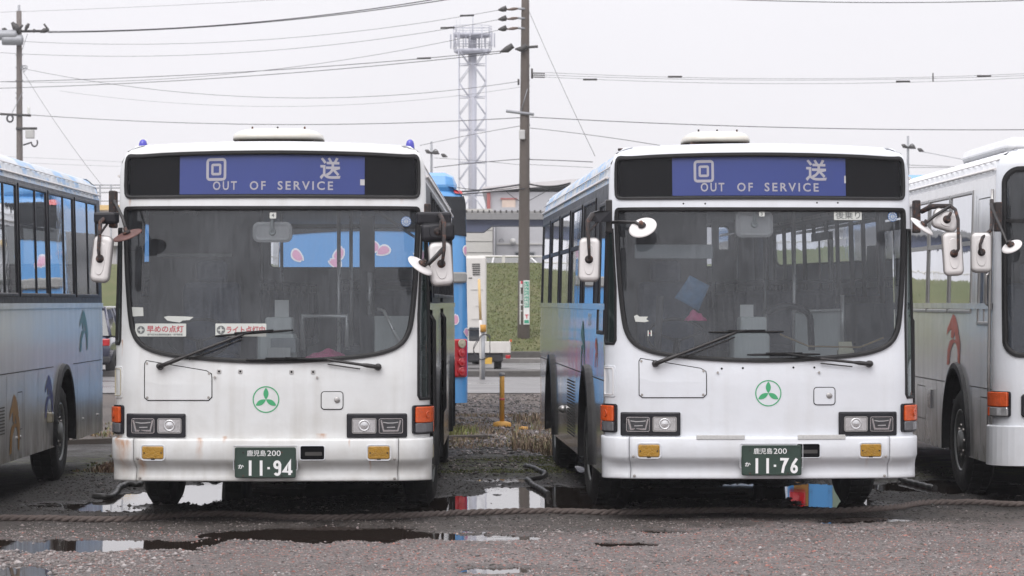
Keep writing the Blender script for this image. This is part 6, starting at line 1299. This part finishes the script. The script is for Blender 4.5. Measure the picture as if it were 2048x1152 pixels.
for x0_, x1_ in ((1000, 1028), (1030, 1056)): mb = MB(); mb.tube([pp(b, D, x0_, 104 if x0_ < 1010 else 98, -.2), pp(b, D, x0_+14, 99, -.2), pp(b, D, x1_-4, 92, -.2), pp(b, D, x1_, 96, -.2)], [.02, .1, .09, .02], 8); mb.build('wire_clamp', 'insulator_dark', r)
for y in (131, 160, 172, 184, 250, 318, 364, 385): mb = MB(); mb.tube([pp(b, D, 1041, y, 0), pp(b, D, 1060, y, 0)], .035 if y in (131, 250, 318, 364) else .015, 6); mb.build('band_clamp', 'galvanised', r)
for y in (146, 150, 154): mb = MB(); mb.tube([pp(b, D, 1063, y, -.1), pp(b, D, 1090, y+.6, -.1)], .018, 6); mb.build('cable_sleeve', 'insulator_dark', r)
mb = MB(); mb.tube([pp(b, D, 1064, 137, -.1), pp(b, D, 1064, 157, -.1)], .03, 6); mb.build('cable_bracket', 'insulator_dark', r); mb = MB(); mb.tube([pp(b, D, 1037, 158, -.1), pp(b, D, 1037, 170, -.1)], .03, 6); mb.build('cable_bracket', 'insulator_dark', r)
mb = MB(); a_, c_ = pp(b, D, 1038, 279, -.2), pp(b, D, 1050, 260, -.2); mb.box(a_.x, c_.x, a_.y-.1, a_.y+.1, a_.z, c_.z, bev=.02); mb.build('junction_box', 'box_pale', r)
def bd(px0, px1, py0, py1, m, name, dy=-.26, th=.02, par=None): mb = MB(); a_, c_ = pp(b, D, px0, py1, dy), pp(b, D, px1, py0, dy); mb.box(a_.x, c_.x, a_.y-th, a_.y, a_.z, c_.z, bev=.006); return mb.build(name, m, par or r)
s1 = bd(1047, 1059, 561, 649, 'sign_white', 'advert_board'); bd(1048.6, 1057.8, 563, 615, 'sign_green', 'board_panel', -.284, .006, s1); bd(1048.6, 1057.8, 640, 646.5, 'sign_green', 'board_panel', -.284, .006, s1)
def ptext(body, px, py0, py1, m, wd=8):
    n = len(body); 
    for i, ch in enumerate(body):
        ya = py0+(py1-py0)*i/n; yb = py0+(py1-py0)*(i+.86)/n; a_ = pp(b, D, px, yb, 0); c_ = pp(b, D, px+wd, ya, 0); v, f_ = fit(text2d(ch, 1, .02), a_.x, c_.x, a_.z, c_.z); rawmesh('board_lettering', [(q[0], -.293, q[1]) for q in v], f_, m, s1, smooth=False)
ptext('いわもと歯科医院', 1049.4, 565, 614, 'sign_white', 7.2); bd(1050, 1057, 629, 631, 'sign_red', 'board_mark', -.284, .005, s1); bd(1052.5, 1054.5, 629, 637, 'sign_red', 'board_mark', -.284, .005, s1)
s2 = bd(1039.5, 1041.2, 562, 649, 'sign_white', 'advert_board', -.22); 
for y0_, y1_, m in ((562, 568, 'sign_red'), (568, 575, 'sign_white'), (588, 601, 'box_pale'), (608, 611, 'sign_white'), (621, 623, 'sign_white')): bd(1041.4, 1045, y0_, y1_, m, 'pole_sticker', -.205, .01)
r, b, D = pole_thing(41, 38, 22, 110, .15, .10, 'utility pole with grey transformers above the roof of the leftmost bus', 'pole_pale')
P2 = (b, D)
mb = MB(); mb.tube([pp(b, D, 38, 45), pp(b, D, 38, 10)], .05, 8); mb.build('pole_top', 'galvanised', r)
arm(0, 63, 95, 62, .05, m='insulator_dark'); arm(0, 228, 62, 231, .045, m='insulator_dark'); arm(32, 257, 74, 257, .05, m='insulator_dark'); arm(24, 226, 44, 186, .012, 'stay_bar'); arm(44, 100, 55, 68, .012, 'stay_bar')
for x, y in ((14, 70), (26, 80)): mb = MB(); c = pp(b, D, x, y, -.3); mb.lathe([(.05, -.42), (.19, -.40), (.20, -.3), (.20, .3), (.19, .36), (.05, .4)], c, 'x', 14); mb.build('transformer', 'galvanised', r)
for x0_, y0_, x1_, y1_, rr in ((24, 45, 38, 65, .14), (50, 62, 58, 47, .08), (80, 64, 98, 60, .10), (64, 63, 72, 62, .08), (38, 60, 46, 50, .05), (4, 58, 14, 62, .08)): mb = MB(); mb.tube([pp(b, D, x0_, y0_, -.3), pp(b, D, (x0_+x1_)/2, (y0_+y1_)/2-1, -.3), pp(b, D, x1_, y1_, -.3)], [rr*.4, rr, rr*.6], 8); mb.build('insulator', 'insulator_dark', r)
mb = MB(); mb.tube([pp(b, D, 88, 48, -.3), pp(b, D, 97, 60, -.3)], .04, 6); mb.build('insulator_horn', 'insulator_dark', r)
mb = MB(); a_, c_ = pp(b, D, 52, 277, -.2), pp(b, D, 69, 260, -.2); mb.box(a_.x, c_.x, -.4, -.1, a_.z, c_.z, bev=.03); mb.build('junction_box', 'box_pale', r); mb = MB(); a_, c_ = pp(b, D, 55, 228, -.2), pp(b, D, 60, 214, -.2); mb.box(a_.x, c_.x, -.3, -.15, a_.z, c_.z, bev=.02); mb.build('antenna_box', 'sign_white', r)
mb = MB(); mb.tube([pp(b, D, 69-15*math.sin(t)*.4, 285+8*math.cos(t), -.2) for t in np.linspace(-2.2, 1.6, 12)]+[pp(b, D, 47, 290, 0)], .03, 6); mb.build('cable_loop', 'wire_black', r); mb = MB(); mb.tube([pp(b, D, 20+6*math.cos(t), 237+7*math.sin(t), -.2) for t in np.linspace(0, 2*PI, 16, endpoint=False)], .035, 6, closed=True); mb.build('cable_loop', 'wire_black', r)
mb = MB(); mb.tube([pp(b, D, 48+2.5*math.sin(5*t)*3*math.cos(t), 137+4*math.cos(4*t)*2*math.sin(t*1.3), -.2) for t in np.linspace(0, 6, 40)], .012, 5); mb.build('loose_wire', 'galvanised', r)
for y in (110, 135, 161, 186, 196): mb = MB(); mb.tube([pp(b, D, 31, y, 0), pp(b, D, 46, y, 0)], .02, 6); mb.build('band_clamp', 'galvanised', r)
for (px, py, lab) in ((1816, 272, 'far pole top with dark insulators above the right shoulder of the bus with plate 11-76'), (863, 283, 'far pole top with dark insulators just right of the left white bus roof')):
    r, b, D = pole_thing(px, px, py, 130, .09, .05, lab, 'galvanised'); arm(px-8, py+22, px+10, py+24, .05, m='insulator_dark')
    for k, (u, w_) in enumerate(((-8, 20), (8, 22), (24, 28))): mb = MB(); mb.tube([pp(b, D, px+u-5, py+w_-3, -.2), pp(b, D, px+u, py+w_, -.2), pp(b, D, px+u+8, py+w_+3, -.2)], [.02, .10, .02], 6); mb.build('insulator', 'insulator_dark', r)
    mb = MB(); mb.tube([pp(b, D, px+2+12*t, py+22-6*math.sin(PI*t), -.2) for t in np.linspace(0, 1, 8)], .02, 5); mb.build('jumper_wire', 'wire_black', r)

# ---------------------------------------------------------------- communications tower
Dt = 200; bx_ = (945-1024)/F*Dt; base = Vector((bx_, Dt, 0)); r = empty('lattice_tower', base, 'haze-paled steel communications tower with ringed antenna platforms rising behind the buses', 'tower')
tp = lambda px, py, dy=0.: place(px, py, Dt)-base+Vector((0, dy, 0))
zt = tp(0, 100).z; hw = 27/F*Dt
mb = MB(); mb.tube([(0, 0, 0), (0, 0, tp(0, 66).z)], .29, 14); mb.build('mast', 'tower_steel_hazed', r)
mb = MB()
for u in (-.12,): 
    for k in range(60): z = 3+k*.29; mb.tube([(-.28, -.33, z), (-.1, -.36, z)], .012, 4, cap=False)
    mb.tube([(-.28, -.33, 2), (-.28, -.33, zt)], .02, 4); mb.tube([(-.1, -.36, 2), (-.1, -.36, zt)], .02, 4)
mb.build('ladder', 'roof_white', r)
cs = [(-hw, -hw), (hw, -hw), (hw, hw), (-hw, hw)]
for cx, cy in cs: mb = MB(); mb.tube([(cx, cy, 0), (cx, cy, zt)], .034, 6); mb.build('leg', 'tower_steel_hazed', r)
step = 96/F*Dt*.68; z = zt; k = 0
while z > 2:
    for i in range(4):
        a, b2 = cs[i], cs[(i+1) % 4]; m_ = ((a[0]+b2[0])/2, (a[1]+b2[1])/2)
        mb = MB(); z2 = z-step
        for e in (a, b2): mb.tube([(e[0], e[1], z), (m_[0]+(e[0]-m_[0])*.15, m_[1]+(e[1]-m_[1])*.15, z-step*.5)], .034, 5); mb.tube([(m_[0]+(e[0]-m_[0])*.15, m_[1]+(e[1]-m_[1])*.15, z-step*.5), (e[0], e[1], z2)], .03, 5)
        mb.tube([(a[0], a[1], z-step*.45), (b2[0], b2[1], z-step*.45)], .025, 5); mb.build('brace', 'tower_steel_hazed', r)
    for e in cs: mb = MB(); mb.tube([(e[0], e[1], z-step*.45), (e[0]*.2, e[1]*.2, z-step*.45)], .02, 4); mb.build('strut', 'tower_steel_hazed', r)
    z -= step
for py, rx0, h in ((71, 38, .34), (103, 37, .40)):
    rr = rx0/F*Dt; z = tp(0, py).z; pl = MB(); pl.lathe([(rr*.35, z-h*.5), (rr*.9, z-h*.35), (rr, z-.05), (rr, z+h*.3), (rr*.93, z+h*.3), (rr*.85, z-.02), (rr*.3, z)], (0, 0, 0), n=12); pl.build('platform', 'tower_steel_hazed', r)
    for q in (.45, .62): ra = MB(); ra.tube([(rr*1.02*math.cos(a), rr*1.02*math.sin(a), z+q) for a in np.linspace(0, 2*PI, 12, endpoint=False)], .022, 5, closed=True); ra.build('guard_rail', 'tower_steel_hazed', r)
    for a in np.linspace(0, 2*PI, 12, endpoint=False): mb = MB(); mb.tube([(rr*math.cos(a), rr*math.sin(a), z), (rr*math.cos(a), rr*math.sin(a), z+.62)], .02, 4); mb.build('rail_stanchion', 'tower_steel_hazed', r)
for a in np.linspace(.2, 2*PI+.2, 10, endpoint=False):
    rr = 40/F*Dt; z0, z1 = tp(0, 99).z, tp(0, 62).z; mb = MB(); mb.tube([(rr*.96*math.cos(a), rr*.96*math.sin(a), z0), (rr*.96*math.cos(a), rr*.96*math.sin(a), z1)], .035, 5); mb.build('antenna_support', 'tower_steel_hazed', r)
for px in (901, 908, 916, 932, 958, 970, 984, 989): q = tp(px, 95, RNG.uniform(-1, 1)); mb = MB(); mb.box(q.x-.05, q.x+.05, q.y-.05, q.y+.05, q.z, q.z+1.0, bev=.02); mb.build('panel_antenna', 'tower_steel_hazed', r)
mb = MB(); mb.tube([tp(946, 66), tp(946, 28)], .03, 5); mb.build('lightning_rod', 'tower_steel_hazed', r); mb = MB(); mb.tube([tp(913, 66), tp(913, 40)], .015, 4); mb.tube([tp(920, 66), tp(920, 38)], .012, 4); mb.build('whip_antenna', 'tower_steel_hazed', r)
# ---------------------------------------------------------------- overhead wires
def wire(pts, label, rad=.012, D=86., D2=None, m='wire_black', group='overhead wires'):
    n = 26; xs = [p[0] for p in pts]; cf = np.polyfit(xs, [p[1] for p in pts], min(2, len(pts)-1)) if len(pts) > 2 else np.polyfit(xs, [p[1] for p in pts], 1); x0, x1 = xs[0], xs[-1]; D2 = D2 or D; P = []
    for k in range(n+1):
        t = k/n; x = x0+(x1-x0)*t; P.append(place(x, float(np.polyval(cf, x)), D+(D2-D)*t))
    c = P[0].copy(); mb = MB(); mb.tube([p-c for p in P], rad, 5); o = mb.build('overhead_wire', m); o.location = c; tag(o, label, 'wire', group); return o
W_ = [
 ([(96, 63), (480, 47), (930, -12)], 'upper of the two thick wires climbing right from the transformer pole to the top edge', .020, 110, 86),
 ([(96, 65), (480, 49), (870, 2), (930, -6)], 'lower of the two thick wires climbing right from the transformer pole to the top edge', .018, 110, 86),
 ([(-30, 28), (38, 20), (500, 4), (700, -10)], 'faint wire crossing the tip of the transformer pole near the top left', .006, 110, 100),
 ([(48, 83), (520, 80), (998, 20)], 'thin wire from below the transformers to the highest insulator of the central pole', .008, 110, 86),
 ([(-20, 104), (500, 104), (998, 39)], 'thin wire to the second insulator from the top of the central pole', .008, 110, 86),
 ([(-20, 163), (480, 146), (998, 60)], 'thin wire to the third insulator from the top of the central pole', .008, 110, 86),
 ([(-20, 164), (500, 143), (1002, 102)], 'dark wire ending at the left cross-arm clamp, crossing the tower platform', .013, 110, 86),
 ([(-20, 177), (500, 152), (1002, 106)], 'parallel dark wire just below the one crossing the tower platform', .013, 110, 86),
 ([(55, 139), (540, 195), (1037, 163)], 'sagging thin cable from the left pole to the small bracket on the central pole', .009, 110, 86),
 ([(120, 182), (560, 213), (1041, 174)], 'faint sagging cable just beneath the bracket cable left of the central pole', .005, 110, 86),
 ([(62, 230), (560, 249), (1044, 235)], 'straight dark cable joining the two utility poles below the cross-arms', .013, 110, 86),
 ([(840, 291), (940, 270), (1040, 252)], 'cable rising from the left white bus roof to the central pole', .010, 100, 86),
 ([(1060, 234), (1500, 253), (2100, 259)], 'dark cable running right from the central pole above both bus roofs', .013, 86, 80),
 ([(1060, 256), (1180, 270), (1320, 291)], 'cable descending right from the central pole behind the bus with plate 11-76', .010, 86, 70),
 ([(1090, 145), (1500, 157), (2100, 145)], 'topmost of three thin parallel cables to the right of the central pole', .006, 86, 86),
 ([(1090, 150), (1500, 160), (2100, 149)], 'middle of three thin parallel cables to the right of the central pole', .006, 86, 86),
 ([(1090, 154), (1500, 167), (2100, 153)], 'lowest of three thin parallel cables to the right of the central pole', .006, 86, 86),
 ([(1440, -2), (1740, 5), (2100, -1)], 'wire grazing the top edge of the picture at the right', .013, 80, 80),
 ([(47, 145), (120, 258), (205, 372)], 'diagonal guy wire running down right from the left utility pole', .008, 110, 104),
 ([(1057, 20), (1112, 145), (1190, 312)], 'diagonal guy wire running down right from the central utility pole', .008, 86, 70),
 ([(-20, 312), (100, 317), (250, 324)], 'upper of two faint wires above the roof of the leftmost bus', .005, 120, 120),
 ([(-20, 322), (100, 328), (250, 333)], 'lower of two faint wires above the roof of the leftmost bus', .005, 120, 120),
 ([(868, 335), (960, 325), (1042, 318)], 'twisted cable crossing the tower low down, left of the central pole', .014, 95, 86),
 ([(868, 316), (960, 322), (1042, 330)], 'thin cable crossing under the twisted cable left of the central pole', .007, 95, 86),
 ([(915, 384), (980, 378), (1042, 369)], 'thick black cable bundle, upper, left of the central pole above the bridge', .030, 84, 86),
 ([(915, 389), (980, 384), (1060, 376)], 'thick black cable bundle, lower, left of the central pole above the bridge', .022, 84, 86),
 ([(915, 375), (980, 380), (1042, 373)], 'thinner black cable above the thick bundles beside the blue coach roof', .012, 84, 86),
 ([(1058, 368), (1080, 372), (1140, 366)], 'thick black cable right of the central pole beside the silver bus roof', .030, 86, 84),
 ([(1058, 376), (1080, 377), (1140, 372)], 'second black cable right of the central pole beside the silver bus roof', .020, 86, 84),
 ([(1012, 382), (1046, 404), (1048, 404.5)], 'drooping cable loop left of the central pole in front of the grey warehouse', .012, 86, 86),
 ([(1053, 404), (1075, 392), (1100, 378)], 'cable loop rising right from the central pole in front of the grey warehouse', .012, 86, 86),
 ([(1058, 319), (1120, 321), (1185, 324)], 'twisted cable right of the central pole above the roof of the bus with plate 11-76', .014, 86, 82),
 ([(1058, 329), (1120, 332), (1185, 335)], 'thin cable beneath the twisted one right of the central pole', .007, 86, 82),
 ([(1818, 330), (1870, 332), (1960, 334)], 'upper short cable between the bus with plate 11-76 and the rightmost bus', .012, 120, 120),
 ([(1818, 335), (1870, 335), (1960, 337)], 'lower short cable between the bus with plate 11-76 and the rightmost bus', .012, 120, 120),
 ([(1842, 303), (1890, 312), (1950, 324)], 'pale cable sloping down to the roof of the rightmost bus', .02, 130, 124),
]
for t in W_:
    pts_, lab_, rad_, Da, Db = t; wire(pts_, lab_, rad_*.85, Da, Db, m='galvanised' if 'pale' in lab_ else 'wire_black')
for k, (px, py, D_) in enumerate(((848, 117, 90), (1350, 153.5, 86), (1180, 159, 86), (1806, 163, 86), (1968, 152, 86), (934, 31.5, 88), (895, 56, 88))):
    a, b2 = place(px-14, py, D_), place(px+14, py-(1 if k in (0, 5, 6) else 0), D_); mb = MB(); mb.tube([Vector((0, 0, 0)), b2-a], .03, 6); o = mb.build('cable_sleeve', 'insulator_dark'); o.location = a
    tag(o, ['dark sleeve on the wire just right of the left bus roof, left of the tower', 'dark sleeve on the topmost of three cables above the 11-76 bus', 'dark sleeve near the central pole, right side', 'dark sleeve on the lowest of three cables above the right edge of the 11-76 bus', 'dark sleeve on the cables at the far right of the sky', 'dark sleeve on the highest wire above the tower', 'dark sleeve on the second wire left of the tower top'][k], 'cable sleeve')
p = place(1866, 146, 86); mb = MB(); mb.tube([(0, 0, 0), (0, 0, -.26)], .02, 6); o = mb.build('cable_spacer', 'insulator_dark'); o.location = p; tag(o, 'short vertical spacer clamping the three thin cables at upper right', 'cable spacer')

# ---------------------------------------------------------------- thin rain haze
mb = MB(); mb.box(-70, 70, -8, 262, -1, 26); hz = mb.build('haze', 'wire_black'); hz.data.materials.clear()
hm = bpy.data.materials.new('haze'); hm.use_nodes = True; hm.node_tree.nodes.clear(); vo_ = hm.node_tree.nodes.new('ShaderNodeVolumePrincipled'); vo_.inputs['Color'].default_value = (.93, .93, .97, 1); vo_.inputs['Density'].default_value = .0006; vo_.inputs['Anisotropy'].default_value = .3
ho_ = hm.node_tree.nodes.new('ShaderNodeOutputMaterial'); hm.node_tree.links.new(vo_.outputs[0], ho_.inputs['Volume']); hz.data.materials.append(hm); tag(hz, kind='stuff')
